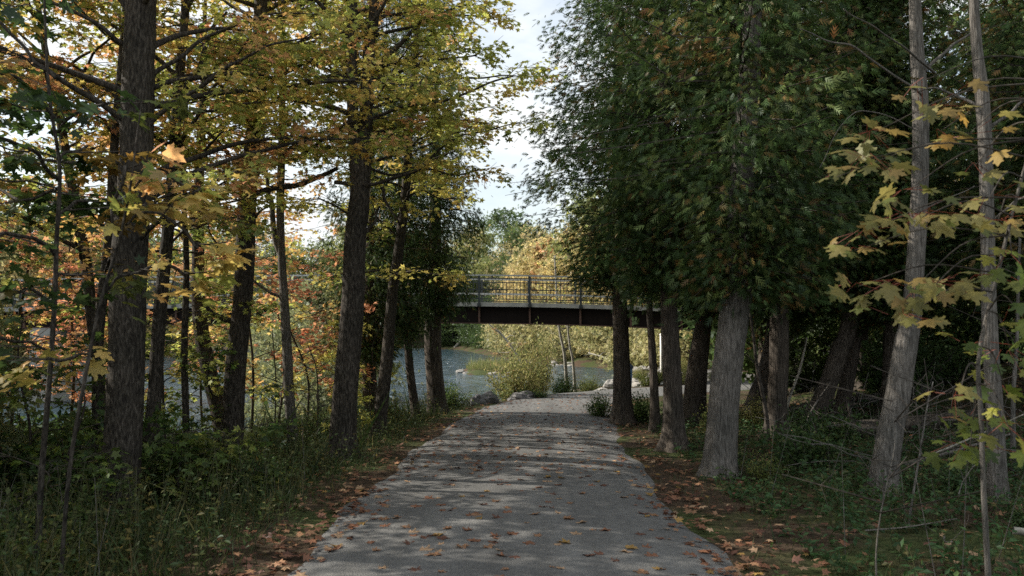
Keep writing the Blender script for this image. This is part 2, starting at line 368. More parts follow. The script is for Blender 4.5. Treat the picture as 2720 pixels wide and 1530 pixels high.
def ground(x, y):
    x = np.asarray(x, float); y = np.asarray(y, float)
    pd = path_dist(x, y); rd = river_dist(x, y)
    zp = -.0155 * np.clip(y, -12, 34)
    l = np.maximum(0, pd - 2.3); r = np.maximum(0, -pd - 2.2)
    z = np.where(pd > 0, zp - .20 * np.minimum(l, 2.6) - .07 * np.maximum(l - 2.6, 0), zp + np.minimum(.05 * r + .14 * np.maximum(0, r - 3.5), 9))
    far = (y > 62) | (x < -30)
    z = np.where(far, -1.0 + np.minimum(.16 * np.maximum(rd, 0), 7), z)
    z = z + .05 * fbm(x, y, 1.1) * np.clip((np.abs(pd) - 1.6) / 1.5, 0, 1)
    bank = WZ - .05 + .55 * np.maximum(rd, 0) ** .9
    z = np.where(rd > 0, np.minimum(z, bank), WZ - .1 - .35 * np.minimum(-rd, 3))
    return z
def g1(x, y): return float(ground(np.array([x]), np.array([y]))[0])
def axis(lo, hi, near0, near1, step, growth):
    a = [near0]
    while a[-1] < near1: a.append(a[-1] + step)
    s = step; up = [a[-1]]
    while up[-1] < hi: s *= growth; up.append(up[-1] + s)
    s = step; dn = [near0]
    while dn[-1] > lo: s *= growth; dn.append(dn[-1] - s)
    return np.array(dn[:0:-1] + a + up[1:])
gx = axis(-200, 200, -10, 12, .28, 1.13); gy = axis(-30, 300, -2, 34, .28, 1.13)
GX, GY = np.meshgrid(gx, gy)
GZ = ground(GX, GY) - .012
nx, ny = len(gx), len(gy)
ii = (np.arange(ny - 1)[:, None] * nx + np.arange(nx - 1)[None]).ravel()
obj('ground', mesh('ground', np.stack([GX, GY, GZ], -1).reshape(-1, 3), None, np.stack([ii, ii + 1, ii + nx + 1, ii + nx], -1), smooth=True, mat=M_SOIL), kind='structure', label='leaf-strewn forest floor and sloping river banks')
# path ribbon with wandering edges
n = len(CL); m = 13
s = np.linspace(-1, 1, m); ar = np.arange(n)
hwL = 1.62 + .06 * np.sin(ar * .37) + .025 * np.sin(ar * 1.13 + 1) + .012 * R.normal(size=n)
hwR = 1.62 + .06 * np.sin(ar * .31 + 2) + .025 * np.sin(ar * .97 + 3) + .012 * R.normal(size=n)
nl = np.stack([-CT[:, 1], CT[:, 0]], -1)
hw = np.where(s[None] > 0, hwL[:, None], hwR[:, None]) * s[None]
PX = CL[:, None, 0] + nl[:, None, 0] * hw; PY = CL[:, None, 1] + nl[:, None, 1] * hw
PZ = -.0155 * np.clip(PY, -12, 34) + .012 + .03 * (1 - s[None] ** 2) + .006 * fbm(PX, PY, 2.3) - .02 * (np.abs(s[None]) > .99)
ii = (np.arange(n - 1)[:, None] * m + np.arange(m - 1)[None]).ravel()
obj('path', mesh('path', np.stack([PX, PY, PZ], -1).reshape(-1, 3), None, np.stack([ii, ii + m, ii + m + 1, ii + 1], -1), smooth=True, mat=M_GRAVEL), kind='structure', label='grey gravel footpath running towards the bridge')
def path_z(x, y):
    pd = path_dist(np.asarray(x), np.asarray(y)); return -.0155 * np.clip(y, -12, 34) + .012 + .03 * (1 - np.clip(np.abs(pd) / 1.62, 0, 1) ** 2) + .006 * fbm(x, y, 2.3)
wx = np.linspace(-60, 14, 60); wy = np.linspace(-45, 140, 120); WX, WY = np.meshgrid(wx, wy)
ii = (np.arange(119)[:, None] * 60 + np.arange(59)[None]).ravel()
obj('river', mesh('river', np.stack([WX, WY, np.full_like(WX, WZ)], -1).reshape(-1, 3), None, np.stack([ii, ii + 1, ii + 61, ii + 60], -1), smooth=True, mat=M_WATER), kind='structure', label='rippling river beyond the trees')

# ------------------------------------------------------------------ footbridge
BY, BX0, BX1, BAY = 35.0, -40.3, 12.6, 2.06
def bz(x): return 2.76 - .0016 * (x + 3) ** 2 * np.where(np.asarray(x) > -3, 1.6, .45)   # deck top
br = empty('footbridge', (0, BY, -.5), 'steel girder footbridge with dark railings crossing over the river and path', 'bridge')
BO = np.array([0, BY, -.5])
posts = np.arange(.725 + 5 * BAY, BX0, -BAY)
def strip(g, x0, x1, y0, y1, z0, z1, n=40):
    """a long beam that follows the deck's camber"""
    X = np.linspace(x0, x1, n)
    for a, b in zip(X[:-1], X[1:]):
        v = []
        for zz in (z0, z1):
            for yy in (y0, y1):
                for xx in (a, b): v.append([xx, yy, float(bz(xx)) + zz])
        g.add(v, None, [[0, 2, 3, 1], [4, 5, 7, 6], [0, 1, 5, 4], [2, 6, 7, 3]] + ([[0, 4, 6, 2]] if a == X[0] else []) + ([[1, 3, 7, 5]] if b == X[-1] else []))
g = Geo(); strip(g, BX0, BX1, BY - 1.45, BY + 1.45, -.17, 0); obj('deck', g.mesh('deck', M_CONC, off=BO), br)
for yy in (BY - 1.15, BY + 1.15):
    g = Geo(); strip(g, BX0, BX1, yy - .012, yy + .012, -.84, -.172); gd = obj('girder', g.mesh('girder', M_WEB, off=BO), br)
    g = Geo(); strip(g, BX0, BX1, yy - .14, yy + .14, -.862, -.835); obj('flange', g.mesh('flange', M_STEEL, off=BO), gd)
    g2 = Geo(); g2.box((0, 0, -.505), (.075, .22, .655)); sm = g2.mesh('stiffener', M_STEEL)
    for x in posts:
        obj('stiffener', sm, gd, (x, yy - BY, float(bz(x)) + .5))
bmesh_ = Geo(); bmesh_.box((0, 0, .55), (.018, .018, .84)); bal = bmesh_.mesh('baluster', M_RAIL)
pm = Geo(); pm.box((0, 0, .44), (.085, .07, 1.26)); pm.box((0, 0, -.10), (.15, .13, .10)); pmesh = pm.mesh('post', M_RAIL)
rails = 0
for side, yy in ((0, BY - 1.47), (1, BY + 1.47)):
    rl = empty('railing', (0, 0, 0), '', ''); del rl['label']; del rl['category']; rl.parent = br
    g = Geo(); strip(g, BX0, BX1, yy - .045, yy + .045, 1.07, 1.125); obj('handrail', g.mesh('handrail', M_ALU, off=BO), rl)
    for nm, z0, z1 in (('top_rail', .955, .995), ('bottom_rail', .12, .155)):
        g = Geo(); strip(g, BX0, BX1, yy - .025, yy + .025, z0, z1); obj(nm, g.mesh(nm, M_RAIL, off=BO), rl)
    if side == 0:
        g = Geo(); strip(g, BX0, BX1, yy + .05, yy + .075, .50, .54); obj('inner_rail', g.mesh('inner_rail', M_RAIL, off=BO), rl)
    else:
        g = Geo(); strip(g, BX0, BX1, yy - .075, yy - .05, .42, .50); obj('inner_rail', g.mesh('inner_rail', M_ALU, off=BO), rl)
    for x in posts: obj('post', pmesh, rl, (x, yy - BY, float(bz(x)) + .5))
    far = Geo()
    for x in np.arange(posts[0] + .07, BX0 + .1, -BAY / 14):
        if np.min(np.abs(posts - x)) < .05: continue
        lim = -9 if side == 0 else -7
        if x > lim: obj('baluster', bal, rl, (x, yy - BY, float(bz(x)) + .5))
        else: far.box((x, yy, float(bz(x)) + .55), (.018, .018, .84))
    obj('baluster_row', far.mesh('baluster_row', M_RAIL, off=BO), rl, kind='stuff')
for x, w in ((12.7, 1.0), (-19, 1.0), (-40, 1.2)):
    zb = min(g1(x, BY), -1.6) - .4 if x < 0 else g1(x, BY) - .4
    g = Geo(); top = float(bz(x)) - .875; g.box((x, BY, (zb + top) / 2), (w, 2.9, top - zb)); obj('pier', g.mesh('pier', M_CONC, off=BO), br)

# ------------------------------------------------------------------ trees
GREEN, DGREEN, OLIVE, YGREEN = (.12, .18, .04), (.05, .095, .024), (.26, .28, .065), (.46, .50, .12)
YEL, GOLD, ORA, RED, BROWN = (.72, .61, .17), (.66, .45, .13), (.70, .35, .18), (.58, .22, .12), (.24, .12, .06)
def pick(pal, rng, n):
    c = np.array([p[0] for p in pal]); w = np.array([p[1] for p in pal], float); w /= w.sum()
    return c[rng.choice(len(c), n, p=w)]
class Leaves:
    def __init__(s): s.p = []; s.d = []; s.n = []; s.s = []; s.c = []
    def add(s, p, d, n, sz, c): s.p.append(p); s.d.append(d); s.n.append(n); s.s.append(sz); s.c.append(c)
    def get(s): return [np.concatenate(a) for a in (s.p, s.d, s.n, s.s, s.c)]
    def count(s): return sum(len(a) for a in s.s)
def twig_leaves(lv, A, B, rng, base, pal, leaf, step=.075):
    n = max(2, int(np.linalg.norm(B - A) / step)); t = np.repeat(np.linspace(.25, 1.0, n), 2)
    sd_ = np.tile([1., -1.], n); d = unit(B - A); h = unit(np.array([d[0], d[1], 0]) + 1e-6); q = np.array([-h[1], h[0], 0])
    k = len(t); pos = A + (B - A) * t[:, None]
    dirs = h * rng.uniform(.2, 1.0, (k, 1)) + q * sd_[:, None] * rng.uniform(.5, 1.2, (k, 1)) + np.array([0, 0, 1]) * rng.normal(-.28, .25, (k, 1))
    dirs = unit(dirs); pos = pos + dirs * rng.uniform(.02, .07, (k, 1)) + rng.normal(0, .03, (k, 3)) - np.array([0, 0, 1]) * rng.exponential(.05, (k, 1))
    nr = np.array([0, 0, 1.]) + rng.normal(0, .5, (k, 3))
    col = .62 * base + .38 * pick(pal, rng, k); col = col * rng.lognormal(0, .18, (k, 1))
    lv.add(pos, dirs, nr, rng.uniform(leaf[0], leaf[1], k), col)
def sprays(lv, segs, pts, rng, pal, leaf, start=.3, step=.3, tl=(.45, 1.0), sub=2, lstep=.075, rtw=.007, colfn=None):
    pts = np.asarray(pts); L_ = np.linalg.norm(np.diff(pts, axis=0), axis=1).sum(); n = max(2, int(L_ * (1 - start) / step))
    q = spline(pts, 40); sgn = 1
    for t in np.append(np.linspace(start, .97, n), 1.0):
        i = min(int(t * 39), 38); o = q[i]; tg = unit(q[i + 1] - q[i]); h = unit(np.array([tg[0], tg[1], 0]) + 1e-5); s_ = np.array([-h[1], h[0], 0]); sgn = -sgn
        a = rng.uniform(.6, 1.25) * sgn if t < 1 else rng.normal(0, .2)
        d = unit(h * math.cos(a) + s_ * math.sin(a) + np.array([0, 0, rng.normal(.06, .14)]))
        ln = rng.uniform(*tl) * (1.15 - .5 * t); B = o + d * ln
        base = pick(pal, rng, 1)[0] if colfn is None else colfn(B, rng)
        segs.append((o, B, rtw, rtw * .4)); twig_leaves(lv, o + (B - o) * .2, B, rng, base, pal, leaf, lstep)
        for k in range(sub):
            u = rng.uniform(.25, .85); o2 = o + (B - o) * u; a2 = rng.choice([-1, 1]) * rng.uniform(.5, 1.0); c_, z_ = math.cos(a2), math.sin(a2)
            d2 = unit(np.array([d[0] * c_ - d[1] * z_, d[0] * z_ + d[1] * c_, d[2] + rng.normal(-.03, .12)])); B2 = o2 + d2 * ln * rng.uniform(.35, .65)
            segs.append((o2, B2, rtw * .6, rtw * .3)); twig_leaves(lv, o2, B2, rng, base, pal, leaf, lstep)
def seg_mesh(name, segs, m, off):
    g = Geo(); prisms(g, [s_[0] for s_ in segs], [s_[1] for s_ in segs], [s_[2] for s_ in segs], [s_[3] for s_ in segs]); return g.mesh(name, m, off=off)
def trunk_line(spec, d, ztop, lean=.6):
    """spec: (x, y, width) read from the photograph bottom to top"""
    p = np.array([P(x, y, d) for x, y, w in spec]); r = np.array([w * K / 2 / F * d for x, y, w in spec])
    dn = unit(p[0] - p[1]); dn = unit(np.array([dn[0] * .7, 0, -1]))
    b = p[0].copy(); 
    for _ in range(60):
        if b[2] < g1(b[0], b[1]) - .12: break
        b = b + dn * .06
    pts = [b] + list(p) if p[0][2] - b[2] > .1 else [b] + list(p[1:]); rad = [r[0] * 1.05] + (list(r) if p[0][2] - b[2] > .1 else list(r[1:]))
    if ztop > p[-1][2] + .3:
        up = unit(p[-1] - p[-2]); up = unit(up * lean + np.array([0, 0, 1 - lean])); h = ztop - p[-1][2]
        for f in (.35, .7, 1.0): pts.append(p[-1] + up / up[2] * h * f); rad.append(r[-1] * (1 - .8 * f))
    return np.array(pts), np.array(rad)
def trunk_mesh(name, pts, rad, bark, off, seed, flare=.8, sides=22, rough=.035):
    L_ = np.linalg.norm(np.diff(pts, axis=0), axis=1).sum(); n = int(L_ / .13) + 8
    q = spline(np.c_[pts, rad], n); h = np.linalg.norm(q[:, :3] - q[0, :3], axis=1); fl = np.exp(-h / .22)
    rg = np.random.default_rng(seed); q[:, 0] += .012 * np.sin(h * 2.1 + seed) ; q[:, 1] += .012 * np.sin(h * 1.7 + seed * 2)
    g = Geo(); tube(g, q[:, :3], q[:, 3] * (1 + flare * .5 * fl), sides, rough, seed, True, flare * fl)
    return g.mesh(name, bark, smooth=True, off=off), q
def at_z(q, z):
    i = int(np.argmin(np.abs(q[:, 2] - z))); return q[i, :3], q[i, 3]
def finish(root, base, limbs, segs, lv, bark, leafmat, tpl=MAPLE, twig=True, nparts=0):
    for k, (pts, r0, r1) in enumerate(limbs):
        q = spline(np.c_[np.asarray(pts), np.linspace(r0, r1, len(pts))], max(8, int(len(pts) * 5))); g = Geo()
        qq = q[:, :3] + .012 * np.stack([np.sin(np.arange(len(q)) * .9 + k), np.cos(np.arange(len(q)) * .7), np.sin(np.arange(len(q)) * .53 + 2 * k)], -1)
        tube(g, qq, q[:, 3], 7, .05, k); obj('limb', g.mesh('limb', bark, True, off=base), root)
    if segs and twig: obj('twigs', seg_mesh('twigs', segs, B_TWIG, base), root, kind='stuff')
    if lv.count():
        p, d, nr, s_, c = lv.get()
        if nparts:
            k = np.linalg.norm(p - np.array([0, 0, EYE]), axis=1)
            vis = (p[:, 1] > 1) & (np.abs(p[:, 0] / np.maximum(p[:, 1], .1)) < .64) & (np.abs((p[:, 2] - EYE) / np.maximum(p[:, 1], .1)) < .45)
            sel = np.argsort(np.where(vis, k / s_, 1e9))[:nparts]; mask = np.zeros(len(p), bool); mask[sel] = True
            for i in sel:
                obj('leaf', leaf_mesh('leaf', MAPLEF, (p[i] * 0)[None], d[i][None], nr[i][None], s_[i][None], c[i][None], leafmat), root, p[i] - base)
            p, d, nr, s_, c = [a[~mask] for a in (p, d, nr, s_, c)]
        if len(p): obj('crown', leaf_mesh('crown', tpl, p, d, nr, s_, c, leafmat, base), root, kind='stuff')
def auto_limb(q, z, az, ln, rise, rng, droop=0.0):
    o, r = at_z(q, z); pts = [o]; e = rise; n = 5; a = az
    for i in range(n):
        a += rng.normal(0, .13); d = np.array([math.sin(a) * math.cos(e), math.cos(a) * math.cos(e), math.sin(e)]); pts.append(pts[-1] + d * ln / n); e = e - rise * .16 - droop + rng.normal(0, .06)
    return pts, min(r * .5, .009 + .0095 * ln)
LEAFCOUNT = [0]
def maple(name, label, d, spec, ztop, pal, hand=(), auto=(10, 2.5, 9, 1.6, 3.0), leaf=(.062, .10), bark=B_MAPLE, seed=1, az=None, extra=(), colfn=None, step=.25, group=None, cat='tree', sub=3, lstep=.062, nparts=0, rise=.55, tl=(.45, 1.0)):
    rng = np.random.default_rng(seed)
    pts, rad = trunk_line(spec, d, ztop); base = pts[0].copy(); base[2] = g1(base[0], base[1])
    root = empty(name, base, label, cat, group)
    me, q = trunk_mesh('trunk', pts, rad, bark, base, seed); obj('trunk', me, root)
    for e in extra:
        p2 = np.array([P(x, y, d) for x, y, w in e]); r2 = np.array([w * K / 2 / F * d for x, y, w in e])
        up = p2[-1] - p2[-2]; 
        if p2[-1][2] > 4: p2 = np.vstack([p2, p2[-1] + unit(up) * 2.5 + [0, 0, 2.0]]); r2 = np.append(r2, r2[-1] * .3)
        m2, q2 = trunk_mesh('trunk', p2, r2, bark, base, seed + 50, flare=0.0, sides=14); obj('stem', m2, root)
    limbs, segs, lv = [], [], Leaves()
    for h in hand:
        dd = h.get('dd', 0.0); pp = [P(x, y, d + dd * i / max(1, len(h['p']) - 1)) for i, (x, y) in enumerate(h['p'])]
        limbs.append((pp, h.get('r', .04), h.get('r1', .012)))
        if h.get('leaf', True): sprays(lv, segs, pp, rng, pal, leaf, h.get('start', .35), step, tl, sub, lstep, colfn=colfn)
    n_, z0, z1, l0, l1 = auto
    for k in range(n_):
        z = z0 + (z1 - z0) * ((k + rng.random()) / n_); a = rng.uniform(0, 2 * math.pi) if az is None else rng.normal(az[k % len(az)], .3)
        pp, r = auto_limb(q, z, a, rng.uniform(l0, l1), rng.uniform(.3, 1.0) * rise * 1.5, rng); limbs.append((pp, r, .008))
        sprays(lv, segs, pp, rng, pal, leaf, .28, step, tl, sub, lstep, colfn=colfn)
    LEAFCOUNT[0] += lv.count()
    finish(root, base, limbs, segs, lv, bark, M_LEAF, MAPLE, True, nparts)
    return root
PA = [(GREEN, 1.6), (OLIVE, 2.2), (YGREEN, 3.4), (YEL, 1.2), (GOLD, 1.5), (ORA, 2.2)]
PB = [(OLIVE, 2), (YGREEN, 5), (YEL, 3.6), (GOLD, 1), (ORA, .5), (GREEN, 1)]
PC = [(ORA, 3), (GOLD, 2), (RED, .8), (OLIVE, 1), (YEL, 1)]
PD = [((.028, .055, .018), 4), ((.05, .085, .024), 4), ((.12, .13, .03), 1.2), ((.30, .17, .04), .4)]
PE = [(YGREEN, 4), (OLIVE, 3), (GREEN, 2), (YEL, 1)]

# river-side maples, from the path edge outwards
maple('maple_tree', 'thick dark maple trunk standing amid undergrowth, largest on the river bank', 9.0,
      [(305, 1180, 92), (318, 900, 88), (325, 700, 86), (338, 450, 80), (345, 250, 80), (356, 30, 74)], 13, PA,
      hand=[dict(p=[(345, 235), (460, 200), (560, 185), (640, 190), (760, 200), (890, 203)], r=.032, dd=.8, start=.3),
            dict(p=[(350, 330), (300, 300), (230, 240), (170, 170)], r=.04, dd=1.0), dict(p=[(330, 620), (420, 540), (510, 470), (600, 430)], r=.03, dd=-.8, start=.3),
            dict(p=[(330, 420), (250, 400), (170, 410), (90, 400)], r=.03, dd=-.5), dict(p=[(325, 560), (400, 500), (480, 480), (560, 500)], r=.025, dd=1.2)],
      auto=(22, 2.8, 7.0, 1.8, 3.6), seed=11, az=(1.5, -1.5, .5, -.6, 2.1, -2.1, 1.2, -1.2), step=.23)
maple('maple_tree', 'slim dark maple beside the thick trunk, with a curved limb', 11.0,
      [(378, 1080, 36), (388, 980, 34), (410, 720, 31), (432, 450, 28), (452, 200, 24), (462, 60, 20)], 11, PA,
      hand=[dict(p=[(445, 235), (475, 210), (512, 140), (530, 75), (570, 30)], r=.05, dd=0), dict(p=[(425, 480), (480, 440), (530, 360), (560, 330)], r=.025, dd=-.6), dict(p=[(415, 620), (500, 560), (590, 545)], r=.02, dd=.5)],
      auto=(17, 2.8, 7.0, 1.3, 2.8), seed=12, az=(1.5, -1.5, .5, -.6, 2.1, -2.1, 1.2, -1.2))
maple('maple_tree', 'thin dark maple growing close behind the thickest trunk', 10.4,
      [(246, 1060, 27), (252, 820, 26), (272, 600, 25), (285, 420, 22), (300, 240, 18)], 8.5, PC,
      hand=[dict(p=[(258, 690), (290, 640), (320, 630)], r=.02, dd=-1.2)], auto=(14, 2.4, 7, 1.0, 2.4), seed=13)
maple('maple_tree', 'dark maple with long bare limb reaching over the river', 13.0,
      [(588, 1080, 52), (597, 900, 50), (612, 700, 47), (622, 540, 46), (634, 380, 41), (646, 240, 36), (655, 80, 34)], 13, PA,
      hand=[dict(p=[(632, 492), (700, 472), (780, 456), (850, 422)], r=.055, r1=.03, start=.75), dict(p=[(640, 420), (720, 406), (790, 370), (880, 300)], r=.04, r1=.018, start=.7),
            dict(p=[(590, 806), (545, 795), (515, 765)], r=.05, r1=.03, leaf=False), dict(p=[(652, 190), (676, 140), (698, 85)], r=.05, dd=.5), dict(p=[(612, 690), (570, 650), (535, 600), (520, 540)], r=.025, r1=.01, leaf=False),
            dict(p=[(626, 560), (660, 530), (690, 505)], r=.02, leaf=False), dict(p=[(630, 430), (590, 375), (560, 350)], r=.03)],
      auto=(22, 3.9, 7.6, 1.8, 3.6), seed=14, az=(1.5, -1.5, .5, -.6, 2.1, -2.1, 1.2, -1.2), step=.23)
maple('maple_tree', 'slender forked grey maple in front of the river', 14.0,
      [(735, 1085, 26), (726, 950, 25), (716, 800, 23), (710, 650, 20), (706, 450, 19), (709, 250, 17), (712, 100, 14)], 9, PB,
      extra=[[(712, 655, 16), (692, 600, 14), (684, 500, 12), (672, 440, 9)]], hand=[dict(p=[(716, 755), (680, 735), (640, 708)], r=.03, r1=.02, leaf=False)],
      auto=(16, 4.0, 8.5, 1.1, 2.4), bark=B_GREY, seed=15)
maple('maple_tree', 'tall twin-stemmed maple with yellow leaves at the path edge', 12.3,
      [(862, 1140, 66), (872, 950, 60), (886, 760, 56), (895, 600, 55), (905, 480, 50), (888, 330, 30), (886, 150, 28), (888, 10, 26)], 14, PB,
      extra=[[(908, 560, 36), (917, 400, 38), (922, 230, 34), (930, 100, 30), (945, 5, 26)]],
      hand=[dict(p=[(915, 400), (950, 370), (1000, 325), (1030, 298)], r=.05, r1=.02, start=.5), dict(p=[(840, 460), (930, 463), (1032, 436), (1072, 408), (1135, 353), (1228, 326), (1307, 310)], r=.032, r1=.008, start=.45, dd=-.6),
            dict(p=[(940, 170), (1012, 106), (1072, 38)], r=.05, r1=.02, start=.4), dict(p=[(930, 280), (985, 255), (1060, 245)], r=.03, dd=1.0, start=.3), dict(p=[(880, 305), (820, 345), (760, 390)], r=.025, start=.4, dd=1.0),
            dict(p=[(925, 300), (1010, 270), (1110, 255), (1220, 215), (1290, 190)], r=.03, start=.35, dd=-.4), dict(p=[(960, 470), (972, 510), (995, 545)], r=.03, r1=.012, leaf=False),
            dict(p=[(915, 590), (940, 560), (955, 520)], r=.03, r1=.015, leaf=False), dict(p=[(920, 200), (1010, 180), (1100, 150), (1200, 140)], r=.03, start=.3, dd=.4), dict(p=[(935, 90), (1030, 70), (1120, 30), (1190, 10)], r=.03, start=.3, dd=.8),
            dict(p=[(880, 180), (800, 190), (740, 140)], r=.03, start=.3), dict(p=[(925, 420), (990, 440), (1080, 425), (1150, 440), (1220, 425)], r=.022, start=.35, dd=1.4), dict(p=[(885, 250), (850, 200), (810, 130), (800, 60)], r=.03, start=.3, dd=-.8),
            dict(p=[(905, 560), (850, 520), (800, 500)], r=.02, dd=1)],
      auto=(25, 4.1, 7.6, 1.8, 3.7), seed=16, az=(1.5, -1.5, .5, -.6, 2.1, -2.1, 1.2, -1.2), step=.21)
maple('maple_tree', 'leaning maple with a sunlit streak and low yellow sprays', 15.0,
      [(955, 1085, 33), (972, 900, 30), (988, 740, 27), (1005, 620, 25), (1022, 450, 22), (1033, 300, 19), (1045, 120, 16)], 10, PB,
      hand=[dict(p=[(1000, 690), (950, 680), (890, 690), (850, 705)], r=.02, start=.15, dd=-.8), dict(p=[(1000, 690), (1040, 680), (1080, 690)], r=.02, start=.1, dd=-1), dict(p=[(1020, 500), (1060, 480), (1110, 500), (1140, 500)], r=.02, start=.2), dict(p=[(1010, 600), (960, 560), (930, 500)], r=.02, start=.2), dict(p=[(1025, 430), (1090, 400), (1150, 380)], r=.02, start=.2, dd=.5),
            dict(p=[(1030, 370), (1080, 350), (1160, 355)], r=.02, start=.2, dd=-.5)],
      auto=(18, 3.2, 7.8, 1.0, 2.5), seed=17)
maple('maple_tree', 'crooked dark trunk leaning behind the river-bank maples', 15.5,
      [(556, 1075, 40), (535, 980, 38), (512, 860, 36), (500, 740, 33), (498, 560, 28), (505, 380, 22), (510, 250, 18)], 9, PC,
      hand=[dict(p=[(500, 740), (520, 700), (560, 690)], r=.03)], auto=(16, 2.9, 7.6, 1.4, 3.0), seed=18)
maple('maple_tree', 'thin straight young maple between slim and crooked trunks', 12.5,
      [(466, 1020, 17), (466, 900, 16), (468, 700, 15), (462, 480, 13), (468, 300, 10)], 6.5, PE, auto=(12, 2.0, 6.3, .9, 1.9), seed=19)
maple('maple_tree', 'bent grey maple leaning towards the river amid dark saplings', 11.5,
      [(262, 1000, 24), (232, 820, 26), (212, 650, 26), (185, 480, 24), (148, 280, 20), (112, 130, 16)], 8.5, PA, auto=(18, 2.4, 6.6, 1.3, 2.9), seed=20)
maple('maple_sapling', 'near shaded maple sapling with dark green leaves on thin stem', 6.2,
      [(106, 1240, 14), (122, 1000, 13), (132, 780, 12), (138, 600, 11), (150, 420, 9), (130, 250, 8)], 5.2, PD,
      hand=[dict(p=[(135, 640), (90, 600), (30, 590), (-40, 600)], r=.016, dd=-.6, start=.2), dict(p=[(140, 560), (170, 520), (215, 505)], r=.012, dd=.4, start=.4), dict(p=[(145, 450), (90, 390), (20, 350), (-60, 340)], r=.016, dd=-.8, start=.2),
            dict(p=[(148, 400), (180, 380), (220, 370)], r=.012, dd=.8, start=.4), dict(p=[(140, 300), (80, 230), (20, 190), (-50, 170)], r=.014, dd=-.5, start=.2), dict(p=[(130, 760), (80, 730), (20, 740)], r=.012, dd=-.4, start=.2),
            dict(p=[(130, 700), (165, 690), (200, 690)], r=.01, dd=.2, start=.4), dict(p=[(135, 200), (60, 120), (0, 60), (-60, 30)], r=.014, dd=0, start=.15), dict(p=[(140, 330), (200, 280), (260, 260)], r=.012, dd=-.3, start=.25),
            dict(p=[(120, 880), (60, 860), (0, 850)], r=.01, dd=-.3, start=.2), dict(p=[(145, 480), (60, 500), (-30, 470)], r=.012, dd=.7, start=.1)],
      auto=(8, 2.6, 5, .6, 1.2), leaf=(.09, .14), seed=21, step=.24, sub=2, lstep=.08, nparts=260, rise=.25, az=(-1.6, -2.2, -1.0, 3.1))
maple('maple_sapling', 'near maple sapling with large drooping gold and green leaves before the thickest trunk', 5.4,
      [(160, 1380, 10), (180, 1150, 10), (215, 930, 9), (250, 760, 8), (300, 600, 7), (330, 470, 6)], 3.4, [(OLIVE, 3), (GOLD, 2), (GREEN, 1), (ORA, .6)],
      hand=[dict(p=[(255, 740), (320, 690), (400, 670), (470, 690)], r=.008, start=.5, dd=.2), dict(p=[(310, 570), (370, 530), (450, 570), (500, 620)], r=.008, start=.5), dict(p=[(330, 470), (400, 430), (470, 470)], r=.007, start=.4),
            dict(p=[(225, 890), (180, 900), (120, 905)], r=.007, start=.4), dict(p=[(300, 600), (280, 540), (320, 420)], r=.007, start=.5)],
      auto=(0, 1, 2, 1, 1), leaf=(.10, .15), seed=22, step=.3, sub=1, nparts=120, lstep=.11, tl=(.2, .45))
# understorey saplings along the bank
def understorey(x, y, h, pal, seed, label, nl=7, leaf=(.08, .12)):
    rng = np.random.default_rng(seed); b = np.array([x, y, g1(x, y)])
    root = empty('maple_sapling', b, label, 'sapling', None)
    pts = np.array([b - [0, 0, .1], b + [rng.normal(0, .1), 0, h * .4], b + [rng.normal(0, .2), rng.normal(0, .1), h * .75], b + [rng.normal(0, .3), 0, h]]); rad = np.array([.02, .017, .012, .005]) * (h / 2.5) ** .7
    me, q = trunk_mesh('trunk', pts, rad, B_TWIG, b, seed, flare=.2, sides=7); obj('trunk', me, root)
    limbs, segs, lv = [], [], Leaves()
    for k in range(nl):
        z = b[2] + h * (.25 + .72 * (k + rng.random()) / nl); pp, r = auto_limb(q, z, rng.uniform(0, 6.28), h * rng.uniform(.28, .5), rng.uniform(.2, .6), rng); limbs.append((pp, min(r, .012), .004)); sprays(lv, segs, pp, rng, pal, leaf, .2, .24, (.3, .6), 2, .08, .004)
    LEAFCOUNT[0] += lv.count(); finish(root, b, limbs, segs, lv, B_TWIG, M_LEAF); return root
UL = ['salmon-orange', 'yellow-green', 'golden-olive', 'bright green', 'rusty red', 'pale yellow']
UP = [PC, PE, [(OLIVE, 3), (GOLD, 2), (YEL, 1)], [(GREEN, 3), (OLIVE, 1), (DGREEN, 2)], [(RED, 2), (ORA, 3), (BROWN, 1)], [(YEL, 3), (YGREEN, 2)]]
def by_px(px, d): return (px * K - CX) / F * d
for k, (px, d, h, c, lb) in enumerate([
    (640, 17.5, 4.6, 0, 'salmon-orange maple sapling behind the limbed maple by the river'), (770, 16.5, 3.4, 4, 'rust-red maple sapling beside the slender forked maple'), (560, 13.5, 2.2, 3, 'bright green sapling at the crooked trunk'),
    (430, 13, 3.4, 1, 'yellow-green sapling between the thick trunk and the crooked trunk'), (520, 18, 4.2, 1, 'tall yellow-green sapling near the water behind the crooked trunk'), (700, 19, 4.8, 0, 'orange sapling overhanging the river behind the forked maple'),
    (480, 9.4, .9, 3, 'low green sapling in the undergrowth near the thick trunk'), (180, 9.5, 2.0, 3, 'bright green sapling beyond the thin dark stem'), (60, 10.5, 2.6, 3, 'green sapling deep in the shaded bank'),
    (90, 8.0, 1.1, 3, 'low green sapling under the dark green sapling'), (800, 14.8, 1.9, 5, 'pale yellow low sapling between forked and twin-stemmed maples'), (330, 15.5, 4.6, 0, 'tall orange sapling behind the thickest trunk'), (180, 16, 5.2, 4, 'rust-red sapling among the far bank-side stems'),
    (40, 15, 5.4, 0, 'orange sapling beside the bent grey maple'), (600, 9.8, .9, 3, 'small green sapling in front of the limbed maple'), (940, 17.5, 2.4, 5, 'yellow sapling among the leaning path-edge trunks')]):
    understorey(by_px(px, d), d, h, UP[c], 300 + k, lb, 6 + int(h * 1.5))
